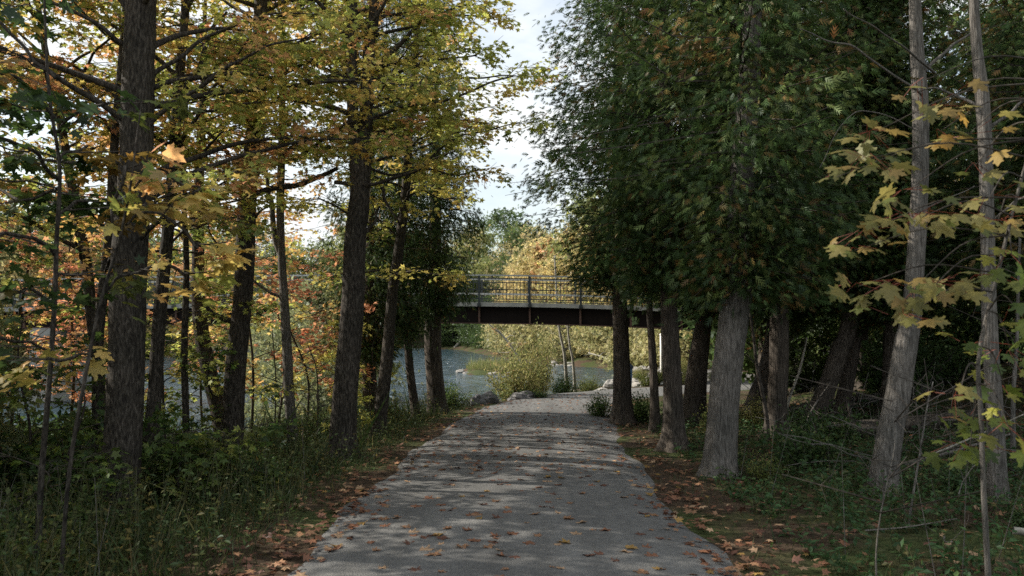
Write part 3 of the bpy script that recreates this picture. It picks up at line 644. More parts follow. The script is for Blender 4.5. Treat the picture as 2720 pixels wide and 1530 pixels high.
# free-standing maples: further back on the bank, and two beside the camera that shade the path
def free_maple(x, y, h, pal, nl, label, seed, r=.17, z0=.28, leaf=(.08, .12), ll=(1.6, 3.2)):
    rng = np.random.default_rng(seed); b = np.array([x, y, g1(x, y)]); root = empty('maple_tree', b, label, 'tree')
    pts = np.array([b - [0, 0, .2], b + [rng.normal(0, .1), 0, h * .4], b + [rng.normal(0, .2), .1, h * .75], b + [.1, .2, h]]); me, q = trunk_mesh('trunk', pts, np.array([1, .8, .5, .15]) * r, B_MAPLE, b, seed); obj('trunk', me, root)
    limbs, segs, lv = [], [], Leaves()
    for j in range(nl):
        z = b[2] + h * (z0 + (.98 - z0) * (j + rng.random()) / nl); pp, r_ = auto_limb(q, z, rng.uniform(0, 6.28), rng.uniform(*ll), rng.uniform(.2, .8), rng); limbs.append((pp, r_, .01)); sprays(lv, segs, pp, rng, pal, leaf, .22, .27, (.45, 1.0), 2, .072)
    LEAFCOUNT[0] += lv.count(); finish(root, b, limbs, segs, lv, B_MAPLE, M_LEAF)
free_maple(-7.7, 8.3, 8.5, PA, 24, 'maple shading the path just beyond the thick trunk', 500, leaf=(.10, .15), z0=.12)
free_maple(-7.2, 5.4, 8.5, PA, 24, 'maple shading the path near the bank top', 501, leaf=(.10, .15), z0=.12)
free_maple(-10.2, 12.9, 7.5, PB, 22, 'yellow maple on the lower bank behind the bent grey maple', 502, r=.11, z0=.16)
free_maple(-10.6, 10.4, 8.5, PE, 18, 'yellow-green maple low on the bank behind the dark sapling', 505, r=.10, z0=.14)
# ---- cedars
CP = [((.046, .084, .024), 5), ((.066, .11, .028), 4), ((.14, .175, .05), 2), ((.27, .125, .045), .85), ((.03, .056, .018), 2.5)]
def cedar_crown(seed, H=11.0, z0=2.4, rmax=1.95, nb=215, per=112):
    rng = np.random.default_rng(seed); lv = Leaves(); segs = []
    for k in range(nb):
        f = (k + rng.random()) / nb; z = z0 + (H - z0) * f ** 1.5; ff = (z - z0) / (H - z0); prof = min(1, .34 + ff * 2.9) * (1 - max(0, ff - .18) / .86) ** .85
        ln = rmax * prof * rng.uniform(.45, 1.22) + .12; a = rng.uniform(0, 6.283); h = np.array([math.sin(a), math.cos(a), 0]); s_ = np.array([h[1], -h[0], 0])
        o = np.array([0, 0, z]); m1 = o + h * ln * .55 + [0, 0, -.05 * ln + rng.normal(0, .05)]; e = o + h * ln + [0, 0, (-.12 if ff < .3 else .10) * ln + rng.normal(0, .08)]
        segs += [(o, m1, .016, .010), (m1, e, .010, .004)]
        base = pick(CP, rng, 1)[0]; n_ = int(per * (.35 + ln / rmax)); cl = rng.uniform(.12, 1.0, 5); t = np.clip(cl[rng.integers(0, 5, n_)] + rng.normal(0, .07, n_), .03, 1.03)
        p = np.where(t[:, None] < .55, o + (m1 - o) * (t[:, None] / .55), m1 + (e - m1) * ((t[:, None] - .55) / .45))
        lat = rng.normal(0, 1, n_) * (.14 + .20 * t); p = p + s_ * lat[:, None] + np.array([0, 0, 1]) * rng.normal(-.06, .13, (n_, 1)) - np.array([0, 0, 1]) * rng.exponential(.06, (n_, 1))
        d = h * rng.uniform(.2, 1, (n_, 1)) + s_ * (np.sign(lat) * rng.uniform(.1, .9, n_))[:, None] + np.array([0, 0, 1]) * rng.normal(-.45, .4, (n_, 1))
        for _ in range(2):
            q_ = rng.integers(0, n_, max(1, n_ // 12))
        nr = rng.normal(0, 1, (n_, 3)) + np.array([0, 0, .6]); col = (.55 * base + .45 * pick(CP, rng, n_)) * rng.lognormal(0, .25, (n_, 1))
        lv.add(p, d, nr, rng.uniform(.06, .18, n_), col)
    p, d, nr, s_, c = lv.get(); LEAFCOUNT[0] += len(p)
    return leaf_mesh('crown', SPRIG, p, d, nr, s_, c, M_CEDAR), seg_mesh('branches', segs, B_TWIG, (0, 0, 0))
CC = [cedar_crown(41), cedar_crown(42, 10.5, 2.45, 2.05), cedar_crown(43, 12, 2.35, 1.85)]
def cedar(label, d, spec, var, bark=B_CEDAR, sc=1.0, rz=0.0, ztop=None, seed=0, crown=True, dz=0.0, flare=.6):
    pts, rad = trunk_line(spec, d, (10.5 if ztop is None else ztop), .5); base = pts[0].copy(); base[2] = g1(base[0], base[1])
    root = empty('cedar_tree', base, label, 'tree'); me, q = trunk_mesh('trunk', pts, rad, bark, base, seed, flare, 26, .03); obj('trunk', me, root)
    if crown:
        c, r_ = at_z(q, base[2] + 3.6); off = c - base; off[2] = dz
        for nm, m_ in (('crown', CC[var][0]), ('branches', CC[var][1])):
            o = obj(nm, m_, root, off, kind='stuff'); o.rotation_euler = (0, 0, rz); o.scale = (sc, sc, 1.0)
    return root
cedar('cedar beside the path bend, first before the bridge', 17.0, [(1570, 1082, 50), (1566, 1000, 46), (1562, 900, 42), (1560, 760, 37)], 0, seed=61, rz=.3, sc=1.16, dz=.6)
cedar('slim straight cedar between two thicker cedars near the path bend', 15.4, [(1649, 1088, 26), (1645, 1000, 22), (1640, 880, 19), (1635, 750, 15)], 1, seed=62, rz=2.1, sc=.6, dz=.3)
cedar('cedar with flared roots at the path edge', 12.8, [(1694, 1130, 52), (1692, 1040, 50), (1690, 900, 46), (1684, 750, 41)], 2, seed=63, rz=1.0, flare=1.1, dz=.35)
cedar('leaning cedar with one sunlit flank behind the flared cedar', 16.2, [(1732, 1075, 44), (1745, 960, 40), (1765, 840, 38), (1784, 740, 36)], 0, seed=64, rz=4.0)
cedar('thin cedar stem close behind the leaning cedar', 18.0, [(1764, 1040, 20), (1772, 940, 17), (1784, 800, 15), (1790, 740, 14)], 1, seed=65, rz=5.2, sc=.7)
cedar('broadest cedar on the path edge with a sunlit grey trunk', 10.4, [(1812, 1185, 76), (1820, 1080, 75), (1831, 920, 72), (1846, 780, 72), (1856, 700, 70)], 1, B_GREY, seed=66, rz=.9, sc=1.0, flare=.55)
cedar('leaning cedar behind a crooked thin sapling', 16.8, [(1908, 1048, 72), (1922, 980, 60), (1940, 900, 52), (1956, 790, 52)], 2, seed=67, rz=2.9)
cedar('dark cedar leaning steeply over the shaded slope', 15.0, [(2035, 1085, 52), (2075, 985, 46), (2112, 880, 44), (2140, 800, 40)], 0, seed=68, rz=5.5)
cedar('dark cedar standing beside the steeply leaning one', 15.8, [(2120, 1010, 36), (2135, 940, 34), (2150, 860, 32), (2160, 800, 30)], 2, seed=69, rz=1.7)
for k, (x, y, s_, v, lb) in enumerate([(6.9, 15.2, 1.05, 1, 'shaded cedar deep behind the tall grey leaning trunk'), (8.3, 13.0, 1.1, 0, 'cedar on the slope behind the pale straight trunk'), (10.4, 16.5, 1.15, 2, 'cedar high on the wooded slope'), (5.9, 19.5, 1.0, 0, 'cedar behind the two leaning dark cedars'),
                                       (8.6, 20.5, 1.1, 1, 'cedar at the back of the shaded slope'), (12.0, 12.6, 1.1, 2, 'cedar at the far side of the shaded slope'), (4.4, 13.9, .95, 1, 'cedar crowded behind the broadest cedar')]):
    b = np.array([x, y, g1(x, y)]); root = empty('cedar_tree', b, lb, 'tree')
    me, q = trunk_mesh('trunk', np.array([b - [0, 0, .2], b + [.1, 0, 3], b + [.2, .1, 7], b + [.15, .1, 10.5]]), np.array([.17, .14, .09, .02]), B_CEDAR, b, 80 + k); obj('trunk', me, root)
    for nm, m_ in (('crown', CC[v][0]), ('branches', CC[v][1])):
        o = obj(nm, m_, root, (.1, 0, -.5 if k != 6 else 0), kind='stuff'); o.rotation_euler = (0, 0, k * 1.3); o.scale = (s_, s_, 1.0)
# big cedar on the river side by the boulders, and its smaller neighbour
cedar('flared cedar on the river side of the path near the boulders', 19.7, [(1098, 1035, 48), (1094, 960, 44), (1090, 850, 42), (1094, 700, 34), (1097, 450, 26), (1097, 330, 20)], 0, seed=70, rz=2.2, sc=.66, ztop=8.0, dz=.15)
cedar('small cedar stem leaning beside the river-side cedar', 19.0, [(1046, 1040, 22), (1036, 960, 21), (1026, 860, 19), (1016, 750, 16)], 1, seed=71, rz=.2, sc=.6, ztop=6.5, dz=-.3)
cedar('dark cedar clump between twin-stemmed maple and leaning maple', 18.0, [(938, 1045, 38), (930, 960, 35), (926, 860, 33), (930, 740, 26)], 2, seed=72, rz=4.4, sc=.75, ztop=6.5, dz=-.6)

# ---- tall bare-limbed trunks on the slope side
maple('maple_tree', 'tall leaning grey trunk with a bright sun patch low down', 8.9,
      [(2222, 1245, 60), (2232, 1120, 60), (2256, 1000, 58), (2278, 880, 54), (2297, 780, 46), (2308, 600, 42), (2312, 400, 40), (2313, 250, 38), (2307, 50, 30)], 12, PA,
      hand=[dict(p=[(2335, 255), (2265, 200), (2160, 128), (2095, 104), (2013, 74)], r=.016, r1=.005, leaf=False, dd=-1), dict(p=[(2350, 185), (2287, 128), (2204, 74), (2125, 20)], r=.014, r1=.005, leaf=False, dd=-.8), dict(p=[(2320, 180), (2380, 130), (2440, 80)], r=.02, leaf=False, dd=.4),
            dict(p=[(2310, 540), (2380, 500), (2450, 470)], r=.012, r1=.004, leaf=False), dict(p=[(2310, 330), (2200, 280), (2130, 300), (2060, 420)], r=.008, r1=.003, leaf=False, dd=-.5)],
      auto=(10, 6.2, 11.5, 1.2, 2.6), bark=B_GREY, seed=31)
maple('maple_tree', 'pale straight trunk with knots near the leafy yellow sapling', 8.2,
      [(2512, 1260, 40), (2502, 1050, 39), (2493, 880, 37), (2487, 700, 34), (2480, 480, 32), (2473, 250, 32), (2456, 60, 24)], 11, PA,
      hand=[dict(p=[(2480, 290), (2430, 250), (2360, 225), (2300, 230)], r=.018, r1=.006, leaf=False, dd=.3), dict(p=[(2478, 330), (2530, 290), (2600, 240)], r=.02, leaf=False), dict(p=[(2490, 560), (2540, 520), (2600, 480)], r=.012, leaf=False, dd=-.4)],
      auto=(9, 5.4, 10.5, 1.2, 2.6), bark=B_GREY, seed=32)

# near yellow sapling: every leaf its own part
def near_sapling():
    rng = np.random.default_rng(90); d0 = 4.3
    st = np.array([P(2478, 1290, d0), P(2474, 1050, d0), P(2468, 900, d0), P(2510, 700, d0 + .1), P(2560, 480, d0 + .1), P(2610, 300, d0), P(2650, 160, d0)])
    b = st[0].copy(); b[2] = g1(b[0], b[1]); st = np.vstack([b - [0, 0, .05], st])
    root = empty('maple_sapling', b, 'pale thin maple sapling with big yellow-olive leaves by the path', 'sapling')
    me, q = trunk_mesh('trunk', st, np.linspace(.015, .006, len(st)), B_GREY, b, 90, .2, 8, .03); obj('trunk', me, root)
    YO = [((.29, .25, .075), 4), ((.22, .21, .06), 3), ((.33, .23, .07), 2), ((.15, .17, .045), 1.8)]; YG = [((.15, .19, .03), 3), ((.27, .26, .04), 2), ((.10, .15, .03), 1)]; OR = [((.45, .17, .04), 2), ((.42, .25, .05), 1)]
    sp = [(2330, 200, 60, 4, YO), (2355, 268, 120, 7, YO), (2365, 330, 60, 3, OR), (2430, 345, 110, 6, YO), (2195, 335, 110, 8, YO), (2180, 400, 150, 10, YO), (2105, 445, 50, 3, YO), (2455, 415, 70, 4, YO), (2275, 485, 110, 7, YO),
          (2320, 545, 250, 20, YO), (2180, 585, 150, 11, YO), (2150, 630, 50, 3, YO), (2485, 505, 100, 6, YO), (2510, 560, 150, 12, YO), (2310, 715, 260, 20, YO), (2160, 720, 110, 6, YO), (2325, 745, 50, 3, YO), (2280, 800, 90, 6, YO), (2460, 700, 150, 10, YO),
          (2545, 640, 70, 5, YG), (2480, 870, 80, 5, YG), (2545, 890, 80, 7, YG), (2560, 780, 60, 4, YG), (2410, 1005, 70, 5, YO), (2450, 1060, 120, 8, YG), (2440, 1130, 140, 10, YG), (2540, 1080, 90, 6, YG), (2530, 980, 60, 4, YG)]
    for x, y, w, n_, pal in sp:
        dd = d0 + rng.uniform(-.35, .25); c = P(x, y, dd); zt = min(max(c[2] + rng.uniform(.02, .25), b[2] + .25), 3.3); o, r_ = at_z(q, zt); hw_ = w * K / F * dd
        g = Geo(); mid = (o + c) / 2 + [0, 0, .08]; tube(g, spline(np.array([o, mid, c]), 9), np.linspace(.0055, .002, 9), 5, .04, int(x)); bo = obj('branch', g.mesh('branch', B_TWIG, True, off=b), root)
        for k in range(n_):
            u = (k + .5) / n_ - .5; p = c + np.array([u * hw_ * 1.0 + rng.normal(0, .02), rng.normal(0, .14), rng.normal(0, .045)])
            dv = unit(np.array([np.sign(u) * rng.uniform(.1, .9) + rng.normal(0, .3), -rng.uniform(.2, 1.0), rng.normal(-.45, .3)])); nv = np.array([0, -.45, 1.0]) + rng.normal(0, .42, 3)
            col = pick(pal, rng, 1) * rng.lognormal(0, .16); s_ = rng.uniform(.07, .13)
            pet = Geo(); 
            V, T, C = leaves_geo(MAPLEF, np.zeros((1, 3)), dv[None], nv[None], np.array([s_]), col)
            a_ = np.clip(c - p, -.1, .1) + np.array([0, .03, .02]); pp_ = Geo(); prisms(pp_, [a_], [np.zeros(3)], [.0018], [.0014])
            V2 = np.vstack([V, pp_.V[0]]); C2 = np.vstack([C, np.tile([.30, .09, .05], (6, 1))])
            obj('leaf', mesh('leaf', V2, T, pp_.Q[0] + len(V), C2, False, M_LEAF), root, p - b)
near_sapling()
# thin crooked stems on the slope side
def stem(label, pts, r0, r1, bark=B_TWIG, name='sapling_stem'):
    w = np.array([P(*p) for p in pts]); b = w[0].copy(); b[2] = g1(b[0], b[1])
    if w[0][2] > b[2]: w = np.vstack([b - [0, 0, .05], w])
    root = empty(name, b, label, 'sapling'); me, q = trunk_mesh('trunk', w, np.linspace(r0, r1, len(w)), bark, b, int(abs(w[0][0]) * 100), .3, 9, .04); obj('trunk', me, root)
    rng = np.random.default_rng(int(abs(w[0][0]) * 1000)); segs = []
    for k in range(14):
        o, r_ = at_z(q, b[2] + rng.uniform(.35, 1) * (q[-1, 2] - b[2])); e = o + np.array([rng.normal(0, .3), rng.normal(0, .3), rng.uniform(.05, .4)]); segs.append((o, e, .006, .003))
        for _ in range(2): segs.append((o + (e - o) * .6, o + (e - o) * .6 + rng.normal(0, .14, 3), .003, .0015))
    obj('twigs', seg_mesh('twigs', segs, B_TWIG, b), root, kind='stuff')
stem('crooked thin sapling stem in front of a leaning cedar', [(1930, 1110, 13.6), (1926, 1040, 13.6), (1905, 930, 13.6), (1898, 860, 13.6), (1885, 760, 13.6)], .04, .018)
stem('short pale sunlit stem leaning on the leafy slope', [(1965, 1080, 15), (1985, 1000, 15), (2010, 930, 15.1), (2030, 850, 15.2)], .035, .02, B_PALE)
stem('thin dead stem leaning near the dark cedars', [(2020, 1100, 14), (2045, 1030, 14), (2090, 960, 14)], .02, .008, B_GREY)
stem('thin upright stem beside the tall grey trunk', [(2290, 1290, 7.4), (2310, 1150, 7.4), (2330, 1020, 7.5), (2345, 960, 7.5)], .012, .005, B_GREY)
stem('thin dark stem behind the pale straight trunk', [(2545, 1200, 9.5), (2548, 1000, 9.5), (2560, 850, 9.5), (2565, 600, 9.5)], .03, .015, B_GREY)
stem('slender dead stalk beside the dark cedar roots', [(2200, 1400, 5.6), (2215, 1290, 5.6), (2255, 1120, 5.7), (2250, 1010, 5.8)], .006, .002, B_GREY)
stem('thin bare stem in front of the slender forked maple', [(692, 1060, 15), (692, 950, 15), (685, 830, 15)], .016, .008)

# ---- trees beyond the river and behind the bridge
def bg_tree(seed, pal, h, rx, zlo, n_cl, per, cs=(.26, .42), conifer=False, trunk=.16, bark=B_GREY, bright=1.6):
    rng = np.random.default_rng(seed); lv = Leaves(); segs = []
    for k in range(n_cl):
        f = rng.random()
        if conifer: rr = rx * (1 - f) ** .8 * math.sqrt(rng.uniform(.35, 1)); z = zlo + (h - zlo) * f
        else:
            u = 2 * f - 1; rr = rx * math.sqrt(max(.05, 1 - u * u)) * rng.uniform(.55, 1.05) ** .6; z = zlo + (h - zlo) * (f * .95 + .025)
        a = rng.uniform(0, 6.283); c = np.array([math.sin(a) * rr, math.cos(a) * rr, z]); segs.append((np.array([0, 0, max(zlo * .6, z - rr * .7)]), c, .05, .012))
        n_ = int(per * rng.uniform(.6, 1.4)); sg = rng.uniform(.35, .62) * rx * .42
        p = c + rng.normal(0, 1, (n_, 3)) * np.array([sg, sg, sg * .55]); base = pick(pal, rng, 1)[0]
        col = (.6 * base + .4 * pick(pal, rng, n_)) * rng.lognormal(0, .2, (n_, 1)) * bright  # bright lifts crown colours, standing in for sunlight and distance haze
        lv.add(p, rng.normal(0, 1, (n_, 3)) + [0, 0, -.3], rng.normal(0, 1, (n_, 3)) + [0, 0, .8], rng.uniform(cs[0], cs[1], n_), col)
    p, d, nr, s_, c = lv.get(); LEAFCOUNT[0] += len(p)
    g = Geo(); q = spline(np.array([[0, 0, -.3], [.1, 0, h * .3], [.05, .1, h * .65], [0, 0, h * .93]]), 18); tube(g, q, np.linspace(trunk, .03, 18), 9, .04, seed)
    return leaf_mesh('crown', CLUMP, p, d, nr, s_, c, M_LEAF), g.mesh('trunk', bark, True), seg_mesh('branches', segs, bark, (0, 0, 0))
BGK = {
 'yellow': (bg_tree(201, [((.38, .31, .14), 4), ((.33, .25, .12), 2), ((.24, .23, .10), 2)], 11, 3.4, 1.2, 80, 55), 'yellow leafy tree on the far river bank'),
 'olive': (bg_tree(202, [((.15, .17, .06), 3), ((.20, .20, .07), 3), ((.11, .14, .05), 2)], 13, 3.8, 1.2, 85, 55), 'olive green leafy tree on the far river bank'),
 'green': (bg_tree(203, [((.06, .10, .03), 3), ((.09, .125, .04), 3), ((.04, .07, .025), 2)], 14, 3.6, .6, 90, 55, bright=1.15), 'dark green broad tree on the far river bank'),
 'orange': (bg_tree(204, [((.37, .21, .11), 3), ((.34, .26, .12), 3), ((.28, .15, .09), 1)], 10, 3.0, 1.4, 70, 55), 'orange-tinted tree on the far river bank'),
 'sparse': (bg_tree(205, [((.30, .26, .12), 3), ((.26, .20, .10), 2)], 12, 3.2, 2.0, 55, 26, (.2, .32), bark=B_PALE), 'sparse half-bare tan tree on the far river bank'),
 'willow': (bg_tree(206, [((.12, .14, .07), 3), ((.16, .17, .08), 3), ((.24, .21, .08), 1)], 8, 2.8, .3, 95, 70, (.14, .24)), 'grey-green bushy willow on the river bank'),
 'shrub': (bg_tree(207, [((.23, .22, .10), 3), ((.33, .28, .14), 2), ((.15, .16, .07), 2)], 3.2, 1.9, .1, 60, 45, (.14, .24), trunk=.05), 'pale yellow-green shrub at the water edge'),
}
protos = {}
def bg(kind, x, y, sc=1.0, rz=0.0, label=None, group=None, sz=None):
    (cr, tr, brn), lb = BGK[kind]; b = (x, y, g1(x, y) - .1); nm = {'willow': 'willow_tree', 'shrub': 'shrub'}.get(kind, 'background_tree')
    root = empty(nm, b, label or lb, 'shrub' if kind == 'shrub' else 'tree', group if group else (None if label else kind + ' trees across the river'), rz)
    root.scale = (sc, sc, sc if sz is None else sz)
    obj('trunk', tr, root); obj('crown', cr, root, kind='stuff'); obj('branches', brn, root, kind='stuff')
rb = np.random.default_rng(5)
def far_row(lst):
    for kind, px, d, sc in lst: bg(kind, by_px(px, d), d, sc * rb.uniform(.92, 1.08), rb.uniform(0, 6.28))
far_row([('green', 1110, 131, 1.0), ('green', 1185, 133, .75), ('olive', 1240, 134, 1.05), ('sparse', 1285, 128, 1.25), ('olive', 1330, 150, 1.5), ('green', 1320, 128, 1.15), ('orange', 1395, 118, 1.2), ('sparse', 1360, 112, 1.2), ('olive', 1200, 152, 1.4), ('green', 1270, 158, 1.45),
         ('yellow', 1330, 100, .95), ('yellow', 1375, 92, 1.0), ('orange', 1430, 90, 1.1), ('yellow', 1460, 84, 1.1), ('olive', 1510, 86, 1.2), ('yellow', 1530, 78, .95), ('sparse', 1480, 98, 1.2), ('yellow', 1580, 74, .9), ('olive', 1620, 76, 1.1), ('yellow', 1660, 64, .9), ('sparse', 1700, 72, 1.1), ('yellow', 1750, 60, .9),
         ('green', 1000, 134, 1.2), ('olive', 920, 136, 1.3), ('sparse', 850, 135, 1.3), ('olive', 780, 132, 1.4), ('green', 700, 126, 1.2), ('sparse', 640, 126, 1.3), ('olive', 560, 118, 1.3), ('yellow', 500, 110, 1.2), ('orange', 440, 104, 1.2), ('green', 380, 92, 1.1), ('yellow', 320, 84, 1.1), ('olive', 240, 78, 1.2), ('orange', 160, 72, 1.1), ('green', 80, 68, 1.2), ('yellow', 10, 64, 1.1)])
for k in range(11):        # second rank, taller
    d = rb.uniform(140, 165); px = 100 + k * 105 + rb.uniform(-30, 30); bg(['olive', 'green', 'sparse', 'orange'][k % 4], by_px(px, d), d, rb.uniform(1.25, 1.55), rb.uniform(0, 6))
for k, (kind, x, y, sc) in enumerate([('orange', -44, 34, 1.0), ('yellow', -47, 44, 1.1), ('olive', -52, 55, 1.2), ('green', -47, 26, 1.1), ('orange', -55, 70, 1.2), ('yellow', -52, 82, 1.2), ('olive', -44, 14, 1.1), ('green', -56, 38, 1.3), ('orange', -42, 20, .9)]): bg(kind, x, y, sc, k * 1.1)
for kind, px, d, sc in [('shrub', 1275, 97, 1.4), ('shrub', 1268, 90, 1.1), ('shrub', 1300, 84, 1.3), ('shrub', 1295, 100, 1.6), ('shrub', 1330, 88, 1.6), ('shrub', 1325, 79, 1.2), ('shrub', 1420, 71, 1.1), ('shrub', 1360, 80, 1.5), ('shrub', 1400, 77, 1.4), ('shrub', 1440, 74, 1.3), ('shrub', 1480, 71.5, 1.3), ('shrub', 1515, 68, 1.2), ('shrub', 1545, 65, 1.2), ('shrub', 1600, 52, 1.0), ('shrub', 1625, 57, 1.2), ('shrub', 1690, 48, 1.0), ('shrub', 1730, 46, .9), ('shrub', 1660, 50, 1.0)]:
    bg(kind, by_px(px, d), d, sc, rb.uniform(0, 6), 'pale yellow-green shrub on the far rocky shore', 'shrubs on the far shore')
for px, d, sc in [(1130, 129, 1.7), (1165, 128, 1.5), (1205, 127, 1.6), (1225, 122, 1.6), (1195, 119, 1.3), (1220, 112, 1.3), (1240, 107, 1.25), (1255, 101, 1.1), (1140, 126, 1.3)]:
    (cr, tr, brn), lb = BGK['green']; b = (by_px(px, d), d, -1.4); root = empty('shrub', b, 'dark green shrub hanging over the far water', 'shrub', 'dark shrubs on the far bank', px); root.scale = (sc * .55, sc * .55, sc * .36)
    obj('trunk', tr, root); obj('crown', cr, root, kind='stuff'); obj('branches', brn, root, kind='stuff')
# willows on the near bank between the left trunks
bg('willow', by_px(800, 24), 24, .68, .4, 'grey-green bushy willow behind the twin-stemmed maple'); bg('willow', by_px(735, 30), 30, .6, 2.0, 'grey-green willow overhanging the river beyond the forked maple'); bg('willow', by_px(880, 27), 27, .46, 3.0, 'low grey-green willow between twin-stemmed maple and river-side cedar')
for k, (x, y, s_) in enumerate([(-8.0, 4.4, .5), (-8.1, 7.2, .55), (-7.6, 10.2, .5)]): bg('willow', x, y, s_, k * 2.0, ['bushy grey-green willow added to keep low sun off the near bank', 'bushy willow added to block low sun behind the dark sapling', 'bushy willow added to block low sun behind the thickest trunk'][k])  # three added willows, mostly outside the view, darken the bank by blocking sun
for k in range(5):
    x, y = [(-9.6, 9.4), (-10.6, 13.0), (-11.6, 10.8), (-11.2, 7.0), (-8.2, 11.0)][k]; bg('willow', x, y, [.62, .66, .5, .6, .42][k], k * 1.4 + .5, ['tall bushy willow low on the bank behind the bent grey maple', 'broad willow by the water behind the yellow bank maple', 'small willow by the water low on the bank', 'bushy willow low on the bank beyond the dark sapling', 'low willow between the bent maple and the slim maple'][k])
# wooded slope behind the cedars
for k, (x, y, kd) in enumerate([(9.5, 25.5, 'olive'), (13, 23, 'green'), (16, 17, 'green'), (15, 27, 'yellow'), (19, 22, 'olive'), (12, 40, 'yellow'), (16, 38, 'olive'), (21, 30, 'green'), (22, 14, 'olive'), (18, 46, 'yellow'), (11, 50, 'olive'), (25, 40, 'green'), (7.4, 23.5, 'green')]):
    bg(kd, x, y, rb.uniform(.7, .95), k * 1.7, {'olive': 'olive tree on the wooded slope behind the cedars', 'green': 'dark green tree on the wooded slope behind the cedars', 'yellow': 'yellow tree on the slope beyond the path bend'}[kd], 'trees on the slope behind the cedars')

# ---- shrubs near the path (leafy, separate things)
def shrub_mesh(seed, pal, h, rx, n_st, per, leaf):
    rng = np.random.default_rng(seed); lv = Leaves(); segs = []
    for k in range(n_st):
        a = rng.uniform(0, 6.283); rr = rx * math.sqrt(rng.random()); e = np.array([math.sin(a) * rr, math.cos(a) * rr, h * rng.uniform(.45, 1.0) * (1 - .35 * (rr / rx) ** 2)]); b = e * [.22, .22, 0]
        m1 = b + (e - b) * .5 + rng.normal(0, .05, 3); segs += [(b, m1, .009, .006), (m1, e, .006, .002)]
        n_ = per; t = rng.uniform(.25, 1, n_)[:, None]; p = b + (e - b) * t + rng.normal(0, 1, (n_, 3)) * .10 * (h / 1.5) ** .5
        base = pick(pal, rng, 1)[0]; lv.add(p, rng.normal(0, 1, (n_, 3)) + (e - b) * .5, rng.normal(0, .6, (n_, 3)) + [0, 0, 1], rng.uniform(leaf[0], leaf[1], n_), (.55 * base + .45 * pick(pal, rng, n_)) * rng.lognormal(0, .2, (n_, 1)))
    p, d, nr, s_, c = lv.get(); LEAFCOUNT[0] += len(p)
    return leaf_mesh('foliage', OVAL, p, d, nr, s_, c, M_HERB), seg_mesh('stems', segs, B_TWIG, (0, 0, 0))
SH = {'gold': shrub_mesh(401, [((.38, .35, .13), 4), ((.25, .27, .085), 3), ((.42, .32, .15), 1.5), ((.13, .17, .05), 3)], 1.95, 1.02, 60, 62, (.06, .12)),
      'green': shrub_mesh(402, [((.07, .12, .03), 4), ((.10, .15, .04), 3), ((.18, .20, .05), 1)], .8, .55, 40, 45, (.05, .085)),
      'weed': shrub_mesh(403, [((.08, .12, .03), 3), ((.14, .16, .04), 3), ((.22, .20, .05), 1)], .85, .5, 36, 40, (.045, .08)),
      'dark': shrub_mesh(404, [((.05, .09, .03), 4), ((.07, .12, .035), 3), ((.12, .15, .04), 1)], .7, .5, 36, 42, (.05, .09))}
def shrub(kind, x, y, sc, label, group=None, rz=0.0, zo=0.0):
    root = empty('shrub', (x, y, g1(x, y) - .03 + zo), label, 'shrub', group, rz); root.scale = (sc,) * 3 if not hasattr(sc, '__len__') else sc
    obj('foliage', SH[kind][0], root, kind='stuff'); obj('stems', SH[kind][1], root, kind='stuff')
shrub('gold', .12, 24.9, (.95, .95, .95), 'rounded yellow-green bush at the river end of the path')
shrub('gold', .75, 26.0, (.7, .7, 1.3), 'upright yellow bush crowding the rounded bush', None, 1.0)
shrub('dark', .55, 24.35, (1.1, .8, .5), 'low dark green shrub spilling over the boulder by the path')
shrub('green', -.55, 22.9, .55, 'small leafy green shrub between boulder and bush'); shrub('green', -1.55, 21.0, .95, 'dense green shrub at the foot of the river-side cedar')
shrub('green', 2.2, 34.5, 1.3, 'sparse green shrub under the two thin pale stems'); shrub('weed', 3.4, 36.5, 1.2, 'weedy shrub beside the paired pale stems'); shrub('gold', 1.75, 29.6, (.5, .5, .3), 'low golden weeds at the path end')
shrub('green', 2.0, 18.6, .75, 'green weeds at the foot of the first cedar beside the path bend'); shrub('green', 2.75, 17.6, .85, 'green weeds between the two cedars near the bend'); shrub('weed', 3.5, 14.0, .8, 'weeds at the foot of the flared cedar'); shrub('dark', 3.75, 10.6, 1.0, 'leafy green shrub beside the broadest cedar'); shrub('dark', 4.6, 12.2, 1.1, 'dark shrub behind the broadest cedar'); shrub('weed', 3.0, 9.9, .5, 'small yellowing plant at the foot of the broadest cedar')
shrub('gold', 4.6, 15.6, (.5, .5, .35), 'small golden shrub in front of the leaning cedar')
rs = np.random.default_rng(44)
for k in range(84):
    y = 4 + 18 * rs.random() ** .9; x = -2.7 - rs.random() ** .8 * (4.6 if y < 16 else 1.8)
    kd = ['dark', 'green', 'dark', 'weed'][k % 4]; shrub(kd, x, y, rs.uniform(.55, 1.05), {'green': 'leafy green shrub in the river-bank undergrowth', 'weed': 'yellow-green weedy shrub in the river-bank undergrowth', 'dark': 'dark green shrub in the river-bank undergrowth'}[kd], 'shrubs in the river-bank undergrowth', rs.uniform(0, 6))
for k in range(26):
    y = 8 + 10 * rs.random(); x = -.40 * y - .6 - rs.random() * 3.2; shrub('dark', x, y, rs.uniform(1.3, 2.1), 'tall dark shrub screening the water low on the bank', 'tall shrubs low on the bank', rs.uniform(0, 6))
for k in range(14):
    y = 5.5 + 11 * rs.random(); x = 4.2 + rs.random() * 3.5; shrub('dark', x, y, rs.uniform(.4, .8), 'dark low shrub on the shaded slope floor', 'shrubs on the shaded slope', rs.uniform(0, 6))

for k in range(16):
    shrub('dark', 7.5 + rs.random() * 7, 17 + rs.random() * 9, rs.uniform(1.6, 2.6), 'broad dark shrub at the back of the wooded slope', 'shrubs behind the cedars', rs.uniform(0, 6))
